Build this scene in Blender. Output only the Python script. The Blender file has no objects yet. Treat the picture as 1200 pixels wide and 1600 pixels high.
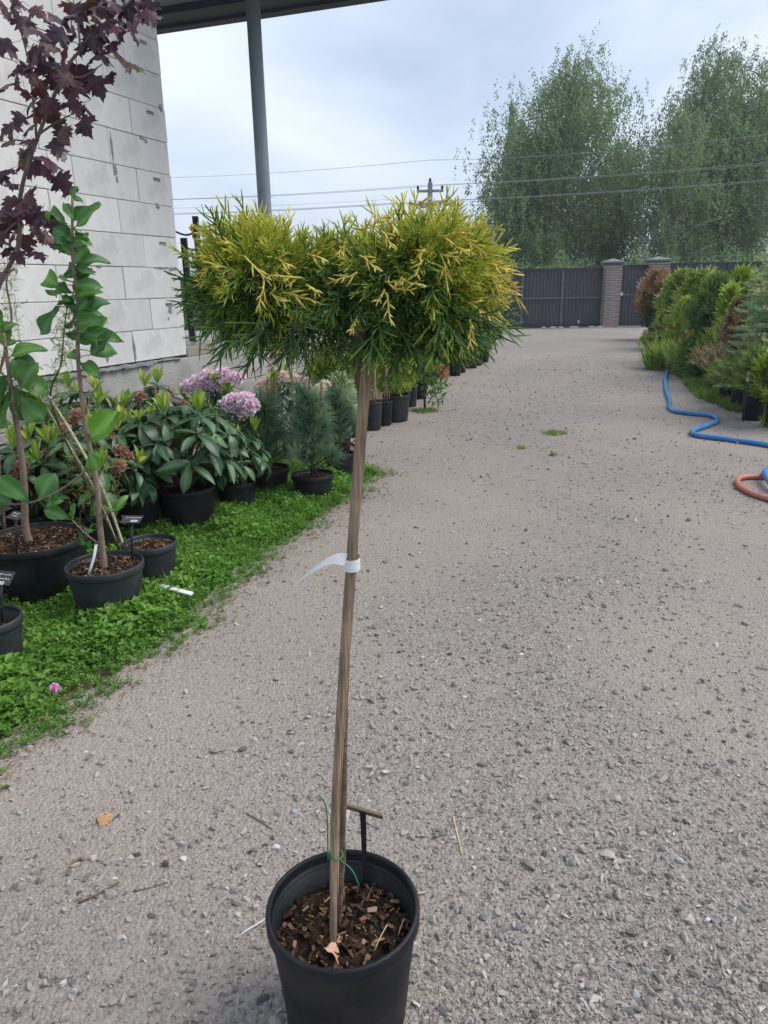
import bpy, math, random
import numpy as np
from mathutils import Vector, Matrix

rng = np.random.default_rng(7)
random.seed(7)
S = bpy.context.scene
COL = S.collection
R = math.radians

# ------------------------------------------------------------------ camera
FPX, CAMH, HZ = 1150.0, 1.44, 446.0
PITCH, ROLL = math.atan((800 - HZ) / FPX), math.atan(0.016)
fwd = np.array([0, math.cos(PITCH), -math.sin(PITCH)])
_r0 = np.array([1.0, 0, 0]); _u0 = np.cross(_r0, fwd)
cright = _r0 * math.cos(ROLL) - _u0 * math.sin(ROLL)
cup = _u0 * math.cos(ROLL) + _r0 * math.sin(ROLL)
CAM = np.array([0, 0, CAMH])
cd = bpy.data.cameras.new('camera'); cam = bpy.data.objects.new('camera', cd); COL.objects.link(cam)
cam.matrix_world = Matrix(((cright[0], cup[0], -fwd[0], 0), (cright[1], cup[1], -fwd[1], 0),
                           (cright[2], cup[2], -fwd[2], CAMH), (0, 0, 0, 1)))
cd.sensor_fit = 'VERTICAL'; cd.sensor_height = 36; cd.sensor_width = 27
cd.lens = 36 * FPX / 1600
cd.clip_start = 0.05; cd.clip_end = 2000
S.camera = cam

# ------------------------------------------------------------------ sky and sun
SUN_EL, SUN_AZ = R(52), R(84)          # azimuth from +Y towards +X
W = bpy.data.worlds.new('World'); S.world = W; W.use_nodes = True
nt = W.node_tree; nt.nodes.clear()
def N(t, typ, **kw):
    n = t.nodes.new(typ)
    for k, v in kw.items(): setattr(n, k, v)
    return n
out = N(nt, 'ShaderNodeOutputWorld'); bg = N(nt, 'ShaderNodeBackground')
sky = N(nt, 'ShaderNodeTexSky', sky_type='NISHITA', sun_disc=False)
sky.sun_elevation = SUN_EL; sky.sun_rotation = SUN_AZ; sky.altitude = 100; sky.dust_density = 2.0
tc = N(nt, 'ShaderNodeTexCoord')
mp = N(nt, 'ShaderNodeMapping'); mp.inputs['Scale'].default_value = (1.0, 1.0, 2.3)
nz = N(nt, 'ShaderNodeTexNoise'); nz.inputs['Scale'].default_value = 1.9; nz.inputs['Detail'].default_value = 5
nz.inputs['Roughness'].default_value = 0.5; nz.inputs['Distortion'].default_value = 0.35
cr = N(nt, 'ShaderNodeValToRGB'); cr.color_ramp.elements[0].position = 0.40; cr.color_ramp.elements[1].position = 0.70
cr.color_ramp.elements[0].color = (2.0, 2.55, 3.55, 1); cr.color_ramp.elements[1].color = (4.6, 5.0, 5.8, 1)
# the cloud deck thins to bright haze along the horizon all round
sx = N(nt, 'ShaderNodeSeparateXYZ')
hr = N(nt, 'ShaderNodeMapRange'); hr.inputs['From Min'].default_value = 0.0; hr.inputs['From Max'].default_value = 0.2
hr.inputs['To Min'].default_value = 0.75; hr.inputs['To Max'].default_value = 0.0
hm = N(nt, 'ShaderNodeMix', data_type='RGBA'); hm.inputs['B'].default_value = (4.6, 5.0, 5.6, 1)
mx = N(nt, 'ShaderNodeMix', data_type='RGBA'); mx.inputs['Factor'].default_value = 0.9
L = nt.links.new
L(tc.outputs['Generated'], mp.inputs['Vector']); L(mp.outputs['Vector'], nz.inputs['Vector'])
L(nz.outputs['Fac'], cr.inputs['Fac']); L(tc.outputs['Generated'], sx.inputs[0]); L(sx.outputs['Z'], hr.inputs['Value'])
L(hr.outputs[0], hm.inputs['Factor']); L(cr.outputs['Color'], hm.inputs['A'])
L(sky.outputs['Color'], mx.inputs['A']); L(hm.outputs['Result'], mx.inputs['B'])
L(mx.outputs['Result'], bg.inputs['Color']); bg.inputs['Strength'].default_value = 0.1
L(bg.outputs[0], out.inputs[0])
sl = bpy.data.lights.new('sun', 'SUN'); sl.energy = 1.4; sl.angle = R(42); sl.color = (1, 0.96, 0.9)
so = bpy.data.objects.new('sun', sl); COL.objects.link(so)
_sd = Vector((math.sin(SUN_AZ) * math.cos(SUN_EL), math.cos(SUN_AZ) * math.cos(SUN_EL), math.sin(SUN_EL)))
so.rotation_euler = _sd.to_track_quat('Z', 'Y').to_euler()
vs = S.view_settings; vs.view_transform = 'Standard'; vs.look = 'None'; vs.gamma = 1; vs.use_curve_mapping = False
vs.exposure = 1.14

# ------------------------------------------------------------------ pixels to places
def ray(u, v): return fwd + cright * ((u - 600) / FPX) + cup * ((800 - v) / FPX)
def gnd(u, v, z=0.0):
    d = ray(u, v); return CAM + d * ((z - CAMH) / d[2])
def atY(u, v, Y):
    d = ray(u, v); return CAM + d * (Y / d[1])

# ------------------------------------------------------------------ materials
MAT = {}
def newmat(name):
    m = bpy.data.materials.new(name); m.use_nodes = True; t = m.node_tree
    b = t.nodes['Principled BSDF']; MAT[name] = m
    return m, t, b
def ramp(t, stops):
    c = N(t, 'ShaderNodeValToRGB'); e = c.color_ramp.elements
    while len(e) < len(stops): e.new(0.5)
    for i, (p, col) in enumerate(stops): e[i].position = p; e[i].color = (*col, 1)
    return c
def surf(name, c1, c2, scale=8, rough=0.8, bump=0.2, bscale=60, metal=0, spec=0.4, detail=6, dist=0.01, c3=None, c3scale=2, c3amt=0.6):
    m, t, b = newmat(name); l = t.links.new
    tcn = N(t, 'ShaderNodeTexCoord')
    n1 = N(t, 'ShaderNodeTexNoise'); n1.inputs['Scale'].default_value = scale; n1.inputs['Detail'].default_value = detail
    l(tcn.outputs['Object'], n1.inputs['Vector'])
    r = ramp(t, [(0.3, c1), (0.7, c2)]); l(n1.outputs['Fac'], r.inputs['Fac']); src = r.outputs['Color']
    if c3:
        n3 = N(t, 'ShaderNodeTexNoise'); n3.inputs['Scale'].default_value = c3scale; n3.inputs['Detail'].default_value = 4
        l(tcn.outputs['Object'], n3.inputs['Vector'])
        r3 = ramp(t, [(0.48, (0, 0, 0)), (0.66, (c3amt,) * 3)]); l(n3.outputs['Fac'], r3.inputs['Fac'])
        mm = N(t, 'ShaderNodeMix', data_type='RGBA'); l(r3.outputs['Color'], mm.inputs['Factor'])
        l(src, mm.inputs['A']); mm.inputs['B'].default_value = (*c3, 1); src = mm.outputs['Result']
    l(src, b.inputs['Base Color'])
    b.inputs['Roughness'].default_value = rough; b.inputs['Metallic'].default_value = metal
    b.inputs['Specular IOR Level'].default_value = spec
    if bump:
        n2 = N(t, 'ShaderNodeTexNoise'); n2.inputs['Scale'].default_value = bscale; n2.inputs['Detail'].default_value = 5
        l(tcn.outputs['Object'], n2.inputs['Vector'])
        bp = N(t, 'ShaderNodeBump'); bp.inputs['Strength'].default_value = bump; bp.inputs['Distance'].default_value = dist
        l(n2.outputs['Fac'], bp.inputs['Height']); l(bp.outputs['Normal'], b.inputs['Normal'])
    return m
def leafmat(name, stops, src='attr', rough=0.5, trans=0.3, spec=0.35, vein=False, tcol=None):
    m, t, b = newmat(name); l = t.links.new
    r = ramp(t, stops)
    if src == 'attr':
        a = N(t, 'ShaderNodeAttribute', attribute_name='tint'); l(a.outputs['Fac'], r.inputs['Fac'])
    else:
        a = N(t, 'ShaderNodeObjectInfo'); l(a.outputs['Random'], r.inputs['Fac'])
    tcn = N(t, 'ShaderNodeTexCoord'); n = N(t, 'ShaderNodeTexNoise'); n.inputs['Scale'].default_value = 25 if vein else 9
    l(tcn.outputs['Object'], n.inputs['Vector'])
    hs = N(t, 'ShaderNodeHueSaturation'); mr = N(t, 'ShaderNodeMapRange')
    mr.inputs['To Min'].default_value = 0.75; mr.inputs['To Max'].default_value = 1.25
    l(n.outputs['Fac'], mr.inputs['Value']); l(mr.outputs[0], hs.inputs['Value']); l(r.outputs['Color'], hs.inputs['Color'])
    col = hs.outputs['Color']
    if vein:
        va = N(t, 'ShaderNodeAttribute', attribute_name='vein'); mm = N(t, 'ShaderNodeMix', data_type='RGBA')
        l(va.outputs['Fac'], mm.inputs['Factor']); l(col, mm.inputs['A'])
        hv = N(t, 'ShaderNodeHueSaturation'); hv.inputs['Value'].default_value = 1.7; hv.inputs['Saturation'].default_value = 0.85
        l(col, hv.inputs['Color']); l(hv.outputs['Color'], mm.inputs['B']); col = mm.outputs['Result']
    l(col, b.inputs['Base Color']); b.inputs['Roughness'].default_value = rough; b.inputs['Specular IOR Level'].default_value = spec
    if trans:
        tr = N(t, 'ShaderNodeBsdfTranslucent'); ms = N(t, 'ShaderNodeMixShader'); ms.inputs['Fac'].default_value = trans
        h2 = N(t, 'ShaderNodeHueSaturation'); h2.inputs['Value'].default_value = 1.5; h2.inputs['Saturation'].default_value = 1.1
        l(col, h2.inputs['Color']); l(h2.outputs['Color'], tr.inputs['Color'])
        o = t.nodes['Material Output']; l(b.outputs[0], ms.inputs[1]); l(tr.outputs[0], ms.inputs[2]); l(ms.outputs[0], o.inputs[0])
    return m

surf('aac', (.70, .68, .65), (.79, .77, .735), 5, .92, .6, 150, spec=.2, dist=.005, c3=(.56, .54, .51), c3scale=5.5, c3amt=.6)
_t = MAT['aac'].node_tree; _b = _t.nodes['Principled BSDF']; _src = _b.inputs['Base Color'].links[0].from_socket
_oi = N(_t, 'ShaderNodeObjectInfo'); _mr = N(_t, 'ShaderNodeMapRange'); _mr.inputs['To Min'].default_value = .90; _mr.inputs['To Max'].default_value = 1.06; _hs = N(_t, 'ShaderNodeHueSaturation')
_t.links.new(_oi.outputs['Random'], _mr.inputs['Value']); _t.links.new(_mr.outputs[0], _hs.inputs['Value']); _t.links.new(_src, _hs.inputs['Color']); _t.links.new(_hs.outputs['Color'], _b.inputs['Base Color'])
surf('core', (.30, .29, .28), (.36, .35, .34), 12, .95, .3, 120)
surf('concrete', (.36, .34, .315), (.48, .46, .43), 4, .9, .5, 50, spec=.25, c3=(.20, .19, .175), c3scale=3, c3amt=.5)
surf('mortar', (.22, .215, .21), (.32, .31, .30), 30, .95, .6, 90)
surf('soffit', (.22, .26, .31), (.27, .31, .36), 3, .6, .05, 20)
surf('fascia', (.06, .075, .10), (.085, .10, .13), 3, .5, .05, 20)
surf('galv', (.30, .35, .40), (.38, .43, .48), 9, .5, .05, 30)
surf('soilbed', (.09, .065, .045), (.19, .145, .10), 14, .95, .8, 60, spec=.15)
surf('field', (.07, .10, .03), (.13, .16, .06), 1.5, .95, .3, 10)
surf('potblack', (.007, .008, .010), (.014, .016, .019), 14, .5, .1, 80, spec=.28, c3=(.05, .046, .042), c3scale=9, c3amt=.35)
surf('potgrey', (.018, .021, .026), (.034, .038, .045), 10, .5, .08, 60, spec=.35, c3=(.06, .058, .055), c3scale=5, c3amt=.4)
surf('potorange', (.42, .115, .05), (.52, .16, .075), 10, .6, .08, 60)
surf('soil', (.012, .009, .007), (.05, .032, .022), 30, .95, 1.0, 80, dist=.02, spec=.15)
surf('trunk', (.11, .075, .05), (.21, .15, .105), 40, .9, 1.0, 120, dist=.005, spec=.2)
surf('mtrunk', (.20, .135, .10), (.30, .22, .17), 30, .85, .6, 90, dist=.004, spec=.2)
surf('twig', (.06, .04, .028), (.12, .085, .06), 30, .9, .5, 90, spec=.2)
surf('mapletwig', (.13, .09, .085), (.22, .165, .15), 30, .8, .3, 60)
surf('cane', (.46, .38, .25), (.60, .51, .36), 18, .6, .2, 60, dist=.003)
surf('paper', (.72, .72, .72), (.82, .82, .82), 20, .7, .1, 40)
surf('tagblack', (.018, .02, .024), (.03, .033, .038), 14, .22, .0, 60, spec=.6)
surf('taglilac', (.50, .50, .52), (.60, .60, .63), 14, .35, .0, 60, spec=.5)
surf('ink', (.72, .74, .78), (.8, .82, .85), 20, .6, 0)
surf('tie', (.01, .16, .05), (.02, .22, .08), 20, .5, 0)
surf('greentape', (.02, .35, .18), (.04, .45, .25), 20, .5, 0)
surf('hoseblue', (.025, .16, .42), (.05, .24, .55), 6, .42, .05, 40, c3=(.16, .30, .48), c3scale=4, c3amt=.5)
surf('hosered', (.46, .115, .075), (.56, .17, .11), 6, .45, .05, 40, c3=(.50, .26, .20), c3scale=4, c3amt=.5)
surf('gatepanel', (.068, .066, .076), (.086, .083, .094), 2, .5, .03, 20, metal=.1)
surf('gateframe', (.13, .13, .145), (.17, .17, .185), 4, .5, .03, 20, metal=.2)
surf('gatedark', (.035, .036, .043), (.05, .05, .058), 4, .5, .03, 20, metal=.2)
surf('clink', (.24, .19, .175), (.42, .35, .33), 3, .85, .5, 60)
surf('joint', (.12, .11, .105), (.17, .16, .15), 20, .95, .4, 60)
surf('cap', (.14, .155, .16), (.20, .215, .22), 8, .6, .2, 40)
surf('metalwhite', (.6, .6, .6), (.7, .7, .7), 8, .5, 0)
surf('postdark', (.022, .026, .034), (.04, .045, .055), 8, .6, .1, 40)
surf('polegrey', (.22, .235, .25), (.32, .335, .35), 5, .85, .2, 30)
surf('wire', (.26, .28, .30), (.34, .36, .38), 5, .6, 0)
surf('birchbark', (.10, .09, .08), (.72, .70, .66), 3, .8, .3, 30, c3=(.05, .045, .04), c3scale=5, c3amt=.8)
surf('dryleaf', (.40, .22, .10), (.62, .38, .20), 25, .8, .4, 60)
surf('peachleaf', (.52, .32, .21), (.66, .44, .32), 25, .8, .4, 60)
surf('redleaf', (.09, .03, .025), (.16, .05, .04), 25, .7, .4, 60)
surf('stick', (.12, .085, .055), (.22, .16, .11), 25, .9, .4, 60)
surf('straw', (.50, .40, .22), (.62, .52, .32), 25, .8, .2, 60)
surf('timber', (.30, .27, .23), (.42, .39, .35), 8, .85, .4, 40, c3=(.14, .10, .075), c3scale=4, c3amt=.5)
surf('slate', (.17, .165, .16), (.33, .325, .32), 9, .9, .5, 50)
surf('petalpink', (.62, .20, .42), (.82, .46, .66), 35, .6, .2, 60)
for nm, a, b_ in (('stonea', (.20, .188, .178), (.33, .31, .295)), ('stoneb', (.28, .258, .235), (.42, .39, .355)),
                  ('stonec', (.14, .138, .14), (.22, .215, .215)), ('stoned', (.36, .345, .33), (.52, .505, .485))):
    surf(nm, a, b_, 60, .9, .5, 200, spec=.25, dist=.003)
# driveway: packed sand with fine grit, cell by cell, and sandier patches
m_, t_, b_ = newmat('drive'); l_ = t_.links.new
c_ = N(t_, 'ShaderNodeTexCoord'); prev = None
def vor(sc_, lo, hi):
    v = N(t_, 'ShaderNodeTexVoronoi'); v.inputs['Scale'].default_value = sc_; l_(c_.outputs['Object'], v.inputs['Vector'])
    bw = N(t_, 'ShaderNodeRGBToBW'); l_(v.outputs['Color'], bw.inputs[0]); return v, bw
v1, w1 = vor(95, 0, 1); v2, w2 = vor(260, 0, 1)
n1 = N(t_, 'ShaderNodeTexNoise'); n1.inputs['Scale'].default_value = 1.1; n1.inputs['Detail'].default_value = 6; l_(c_.outputs['Object'], n1.inputs['Vector'])
n2 = N(t_, 'ShaderNodeTexNoise'); n2.inputs['Scale'].default_value = 45; n2.inputs['Detail'].default_value = 8; n2.inputs['Roughness'].default_value = .7; l_(c_.outputs['Object'], n2.inputs['Vector'])
g1 = ramp(t_, [(.25, (.215, .189, .168)), (.5, (.325, .289, .26)), (.75, (.43, .388, .352))]); l_(w1.outputs[0], g1.inputs['Fac'])
g2 = ramp(t_, [(.2, (.18, .157, .14)), (.5, (.31, .276, .248)), (.8, (.44, .397, .36))]); l_(w2.outputs[0], g2.inputs['Fac'])
gm = N(t_, 'ShaderNodeMix', data_type='RGBA'); gm.inputs['Factor'].default_value = .5; l_(g1.outputs[0], gm.inputs['A']); l_(g2.outputs[0], gm.inputs['B'])
sd_ = ramp(t_, [(.3, (.325, .275, .232)), (.7, (.47, .408, .352))]); l_(n2.outputs['Fac'], sd_.inputs['Fac'])
pa = N(t_, 'ShaderNodeAttribute', attribute_name='tint'); sub = N(t_, 'ShaderNodeMath', operation='MULTIPLY_ADD'); l_(pa.outputs['Fac'], sub.inputs[0]); sub.inputs[1].default_value = -.55; l_(n1.outputs['Fac'], sub.inputs[2])
pf = ramp(t_, [(.0, (.05, .05, .05)), (.5, (.75, .75, .75))]); l_(sub.outputs[0], pf.inputs['Fac'])
fm = N(t_, 'ShaderNodeMix', data_type='RGBA'); l_(pf.outputs[0], fm.inputs['Factor']); l_(gm.outputs['Result'], fm.inputs['A']); l_(sd_.outputs[0], fm.inputs['B'])
l_(fm.outputs['Result'], b_.inputs['Base Color']); b_.inputs['Roughness'].default_value = .95; b_.inputs['Specular IOR Level'].default_value = .15
ad = N(t_, 'ShaderNodeMath', operation='ADD'); l_(w2.outputs[0], ad.inputs[0]); l_(n2.outputs['Fac'], ad.inputs[1])
ad2 = N(t_, 'ShaderNodeMath', operation='MULTIPLY_ADD'); l_(v1.outputs['Distance'], ad2.inputs[0]); ad2.inputs[1].default_value = -1.2; l_(ad.outputs[0], ad2.inputs[2])
bp_ = N(t_, 'ShaderNodeBump'); bp_.inputs['Strength'].default_value = .9; bp_.inputs['Distance'].default_value = .006; l_(ad2.outputs[0], bp_.inputs['Height']); l_(bp_.outputs[0], b_.inputs['Normal'])
# bamboo with streaks along the cane
m_, t_, b_ = newmat('bamboo'); l_ = t_.links.new
c_ = N(t_, 'ShaderNodeTexCoord'); mp_2 = N(t_, 'ShaderNodeMapping'); mp_2.inputs['Scale'].default_value = (1, 1, .03); l_(c_.outputs['Object'], mp_2.inputs['Vector'])
n1 = N(t_, 'ShaderNodeTexNoise'); n1.inputs['Scale'].default_value = 260; n1.inputs['Detail'].default_value = 4; l_(mp_2.outputs[0], n1.inputs['Vector'])
n2 = N(t_, 'ShaderNodeTexNoise'); n2.inputs['Scale'].default_value = 14; n2.inputs['Detail'].default_value = 5; l_(c_.outputs['Object'], n2.inputs['Vector'])
r1 = ramp(t_, [(.3, (.17, .115, .075)), (.5, (.34, .245, .165)), (.72, (.46, .355, .25))]); l_(n1.outputs['Fac'], r1.inputs['Fac'])
r2 = ramp(t_, [(.35, (.6, .6, .6)), (.7, (1.1, 1.05, 1.0))]); l_(n2.outputs['Fac'], r2.inputs['Fac'])
mu = N(t_, 'ShaderNodeMix', data_type='RGBA', blend_type='MULTIPLY'); mu.inputs['Factor'].default_value = 1; l_(r1.outputs[0], mu.inputs['A']); l_(r2.outputs[0], mu.inputs['B'])
l_(mu.outputs['Result'], b_.inputs['Base Color']); b_.inputs['Roughness'].default_value = .6
bp_ = N(t_, 'ShaderNodeBump'); bp_.inputs['Strength'].default_value = .5; bp_.inputs['Distance'].default_value = .002; l_(n1.outputs['Fac'], bp_.inputs['Height']); l_(bp_.outputs[0], b_.inputs['Normal'])
# mixed gravel: colour varies stone by stone
m_, t_, b_ = newmat('gravelmix')
a_ = N(t_, 'ShaderNodeAttribute', attribute_name='tint')
r_ = ramp(t_, [(0, (.13, .116, .107)), (.22, (.225, .198, .179)), (.5, (.325, .288, .258)), (.8, (.42, .378, .342)), (.93, (.43, .345, .29)), (1, (.52, .495, .47))])
t_.links.new(a_.outputs['Fac'], r_.inputs['Fac']); t_.links.new(r_.outputs['Color'], b_.inputs['Base Color'])
b_.inputs['Roughness'].default_value = .92; b_.inputs['Specular IOR Level'].default_value = .2

leafmat('barkchip', [(0, (.012, .009, .007)), (.45, (.06, .035, .022)), (.75, (.15, .08, .045)), (.93, (.24, .14, .08)), (1, (.42, .30, .2))], rough=.85, trans=0, spec=.2)
leafmat('juniper', [(0, (0.025, 0.071, 0.028)), (0.3, (0.074, 0.173, 0.042)), (0.5, (0.189, 0.313, 0.05)), (0.72, (0.462, 0.518, 0.07)), (1, (0.756, 0.68, 0.13))], rough=.6, trans=.2)
leafmat('golden', [(0, (.34, .37, .06)), (.4, (.64, .55, .09)), (1, (.78, .62, .19))], rough=.55, trans=.2)
leafmat('maple', [(0, (.045, .020, .034)), (.5, (.075, .030, .046)), (.85, (.105, .038, .048)), (1, (.09, .07, .03))], 'obj', .42, .25, .45, vein=True)
leafmat('magnolia', [(0, (.045, .13, .032)), (.6, (.075, .19, .045)), (1, (.13, .29, .05))], 'obj', .42, .35, .4, vein=True)
leafmat('rhodo', [(0, (.03, .078, .034)), (.6, (.055, .12, .05)), (1, (.085, .17, .06))], 'obj', .38, .2, .5, vein=True)
leafmat('rhodonew', [(0, (.15, .27, .04)), (.6, (.26, .36, .06)), (1, (.40, .44, .10))], 'obj', .5, .4, .35, vein=True)
leafmat('rhodored', [(0, (.10, .012, .02)), (1, (.18, .03, .04))], 'obj', .5, .3, .35)
leafmat('pinkflower', [(0, (0.336, 0.091, 0.184)), (0.25, (0.672, 0.429, 0.552)), (0.7, (0.829, 0.676, 0.759)), (1, (0.85, 0.85, 0.85))], rough=.7, trans=.35)
leafmat('wiltflower', [(0, (.16, .06, .04)), (.4, (.38, .17, .09)), (.7, (.46, .26, .20)), (1, (.42, .27, .36))], rough=.8, trans=.25)
leafmat('creamflower', [(0, (.55, .36, .34)), (.5, (.70, .58, .48)), (1, (.80, .74, .66))], rough=.7, trans=.35)
leafmat('cover', [(0, (.05, .13, .02)), (.5, (.11, .25, .035)), (1, (.22, .39, .075))], rough=.55, trans=.4)
leafmat('grass', [(0, (.07, .15, .025)), (.6, (.14, .25, .045)), (1, (.32, .34, .10))], rough=.6, trans=.4)
leafmat('litter', [(0, (.12, .08, .05)), (.5, (.26, .18, .10)), (1, (.40, .30, .18))], rough=.85, trans=.1)
leafmat('birch', [(0, (0.12, 0.192, 0.09)), (0.6, (0.192, 0.27, 0.126)), (1, (0.3, 0.372, 0.186))], rough=.55, trans=.42)
leafmat('pine', [(0, (.075, .14, .085)), (.6, (.14, .24, .14)), (1, (.32, .40, .22))], rough=.5, trans=.15)
leafmat('candle', [(0, (.16, .17, .05)), (1, (.30, .24, .09))], rough=.6, trans=.15)
leafmat('thuja', [(0, (0.092, 0.161, 0.037)), (0.6, (0.173, 0.262, 0.055)), (1, (0.328, 0.394, 0.086))], rough=.6, trans=.2)
leafmat('thujadark', [(0, (0.059, 0.12, 0.035)), (0.6, (0.106, 0.193, 0.051)), (1, (0.211, 0.329, 0.072))], rough=.6, trans=.2)
leafmat('thujagold', [(0, (0.132, 0.216, 0.036)), (0.5, (0.264, 0.372, 0.054)), (1, (0.504, 0.552, 0.108))], rough=.6, trans=.2)
leafmat('thujabrown', [(0, (0.088, 0.125, 0.037)), (0.4, (0.2, 0.125, 0.056)), (0.75, (0.338, 0.2, 0.1)), (1, (0.413, 0.275, 0.138))], rough=.75, trans=.15)
leafmat('strawplant', [(0, (0.175, 0.125, 0.062)), (0.5, (0.425, 0.338, 0.175)), (1, (0.625, 0.525, 0.312))], rough=.75, trans=.15)
leafmat('redshrub', [(0, (0.156, 0.065, 0.033)), (0.5, (0.364, 0.117, 0.052)), (1, (0.468, 0.208, 0.091))], rough=.7, trans=.25)
leafmat('bluespruce', [(0, (0.186, 0.267, 0.142)), (0.6, (0.358, 0.449, 0.251)), (1, (0.699, 0.744, 0.41))], rough=.55, trans=.15)
leafmat('fir', [(0, (0.101, 0.184, 0.04)), (0.6, (0.186, 0.289, 0.062)), (1, (0.439, 0.486, 0.113))], rough=.55, trans=.15)
leafmat('shrub', [(0, (0.054, 0.126, 0.03)), (0.6, (0.114, 0.24, 0.048)), (1, (0.228, 0.36, 0.084))], rough=.5, trans=.35)
leafmat('limeshrub', [(0, (.10, .17, .025)), (.6, (.20, .29, .045)), (1, (.34, .40, .09))], rough=.5, trans=.35)

# ------------------------------------------------------------------ mesh tools
class MB:
    def __init__(s): s.V = []; s.F = []; s.T = []; s.X = []; s.n = 0
    def add(s, V, F, tint=None, vein=None):
        V = np.asarray(V, float).reshape(-1, 3)
        s.V.append(V)
        for f in (F if isinstance(F, (list, tuple)) and len(F) and isinstance(F[0], np.ndarray) else [np.asarray(F)]):
            if len(f): s.F.append(np.asarray(f, int) + s.n)
        k = len(V)
        s.T.append(np.full(k, .5) if tint is None else np.broadcast_to(np.asarray(tint, float), (k,)))
        s.X.append(np.zeros(k) if vein is None else np.broadcast_to(np.asarray(vein, float), (k,)))
        s.n += k
    def mesh(s, name, smooth=False, attrs=True):
        me = bpy.data.meshes.new(name)
        V = np.concatenate(s.V); me.vertices.add(len(V)); me.vertices.foreach_set('co', V.astype(np.float32).ravel())
        tot = np.concatenate([np.full(len(f), f.shape[1]) for f in s.F]); idx = np.concatenate([f.ravel() for f in s.F])
        me.loops.add(len(idx)); me.loops.foreach_set('vertex_index', idx.astype(np.int32))
        me.polygons.add(len(tot)); st = np.concatenate([[0], np.cumsum(tot)[:-1]])
        me.polygons.foreach_set('loop_start', st.astype(np.int32)); me.polygons.foreach_set('loop_total', tot.astype(np.int32))
        me.polygons.foreach_set('use_smooth', np.full(len(tot), bool(smooth)))
        if attrs:
            for nm, A in (('tint', s.T), ('vein', s.X)):
                at = me.attributes.new(nm, 'FLOAT', 'POINT'); at.data.foreach_set('value', np.concatenate(A).astype(np.float32))
        me.update(calc_edges=True); me.validate()
        return me
    def obj(s, name, mat, parent=None, smooth=False, attrs=True): return link(name, s.mesh(name, smooth, attrs), mat, parent)

def link(name, me, mat, parent=None):
    if mat and not me.materials: me.materials.append(MAT[mat])
    o = bpy.data.objects.new(name, me); COL.objects.link(o)
    if parent is not None: o.parent = parent
    return o
def tag(o, label=None, cat=None, group=None, kind=None):
    for k, v in (('label', label), ('category', cat), ('group', group), ('kind', kind)):
        if v: o[k] = v
    return o
def thing(name, label, cat, loc=(0, 0, 0), group=None):
    o = bpy.data.objects.new(name, None); COL.objects.link(o); o.location = tuple(loc); o.empty_display_size = .05
    return tag(o, label, cat, group)

BOXF = np.array([(0, 3, 2, 1), (4, 5, 6, 7), (0, 1, 5, 4), (1, 2, 6, 5), (2, 3, 7, 6), (3, 0, 4, 7)])
def boxv(a, b):
    x0, y0, z0 = a; x1, y1, z1 = b
    return np.array([(x0, y0, z0), (x1, y0, z0), (x1, y1, z0), (x0, y1, z0), (x0, y0, z1), (x1, y0, z1), (x1, y1, z1), (x0, y1, z1)], float)
def bbox(mb, a, b, bev=0.0):
    """box with chamfered edges"""
    if not bev: mb.add(boxv(a, b), BOXF); return
    import bmesh
    bm = bmesh.new(); vs_ = [bm.verts.new(v) for v in boxv(a, b)]
    for f in BOXF: bm.faces.new([vs_[i] for i in f])
    bmesh.ops.bevel(bm, geom=list(bm.edges), offset=bev, segments=1, affect='EDGES', profile=.5)
    bm.verts.index_update()
    V = np.array([v.co[:] for v in bm.verts]); fs = {}
    for f in bm.faces: fs.setdefault(len(f.verts), []).append([v.index for v in f.verts])
    mb.add(V, [np.array(x) for x in fs.values()]); bm.free()
def orth(d):
    d = np.asarray(d, float); d = d / (np.linalg.norm(d, axis=-1, keepdims=True) + 1e-12)
    ref = np.zeros_like(d); ref[..., 2] = 1
    near = np.abs(d[..., 2]) > .98; ref[near] = (0, 1, 0) if d.ndim > 1 else ref[near]
    if d.ndim == 1 and abs(d[2]) > .98: ref = np.array([0, 1., 0])
    x = np.cross(d, ref); x /= np.linalg.norm(x, axis=-1, keepdims=True) + 1e-12
    z = np.cross(x, d)
    return x, d, z
def frames(d, roll=None):
    x, y, z = orth(d)
    if roll is not None:
        c, s_ = np.cos(roll)[:, None], np.sin(roll)[:, None]
        x, z = x * c + z * s_, z * c - x * s_
    return np.stack([x, y, z], axis=-1)
def inst(mb, V, F, Rm, loc, sc, tint=None, vt=None, vein=None):
    n, k = len(loc), len(V)
    sc = np.asarray(sc, float)
    VV = (V[None] * (sc[:, None, None] if sc.ndim == 1 else sc[:, None, :]))
    P = np.einsum('nij,nvj->nvi', Rm, VV) + loc[:, None, :]
    Fs = F if isinstance(F, list) else [F]
    FF = [(f[None] + (np.arange(n) * k)[:, None, None]).reshape(-1, f.shape[1]) for f in Fs]
    t = None
    if tint is not None:
        t = np.repeat(tint, k) if vt is None else np.clip((tint[:, None] + vt[None, :]), 0, 1).ravel()
    mb.add(P.reshape(-1, 3), FF, t, None if vein is None else np.tile(vein, n))
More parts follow.
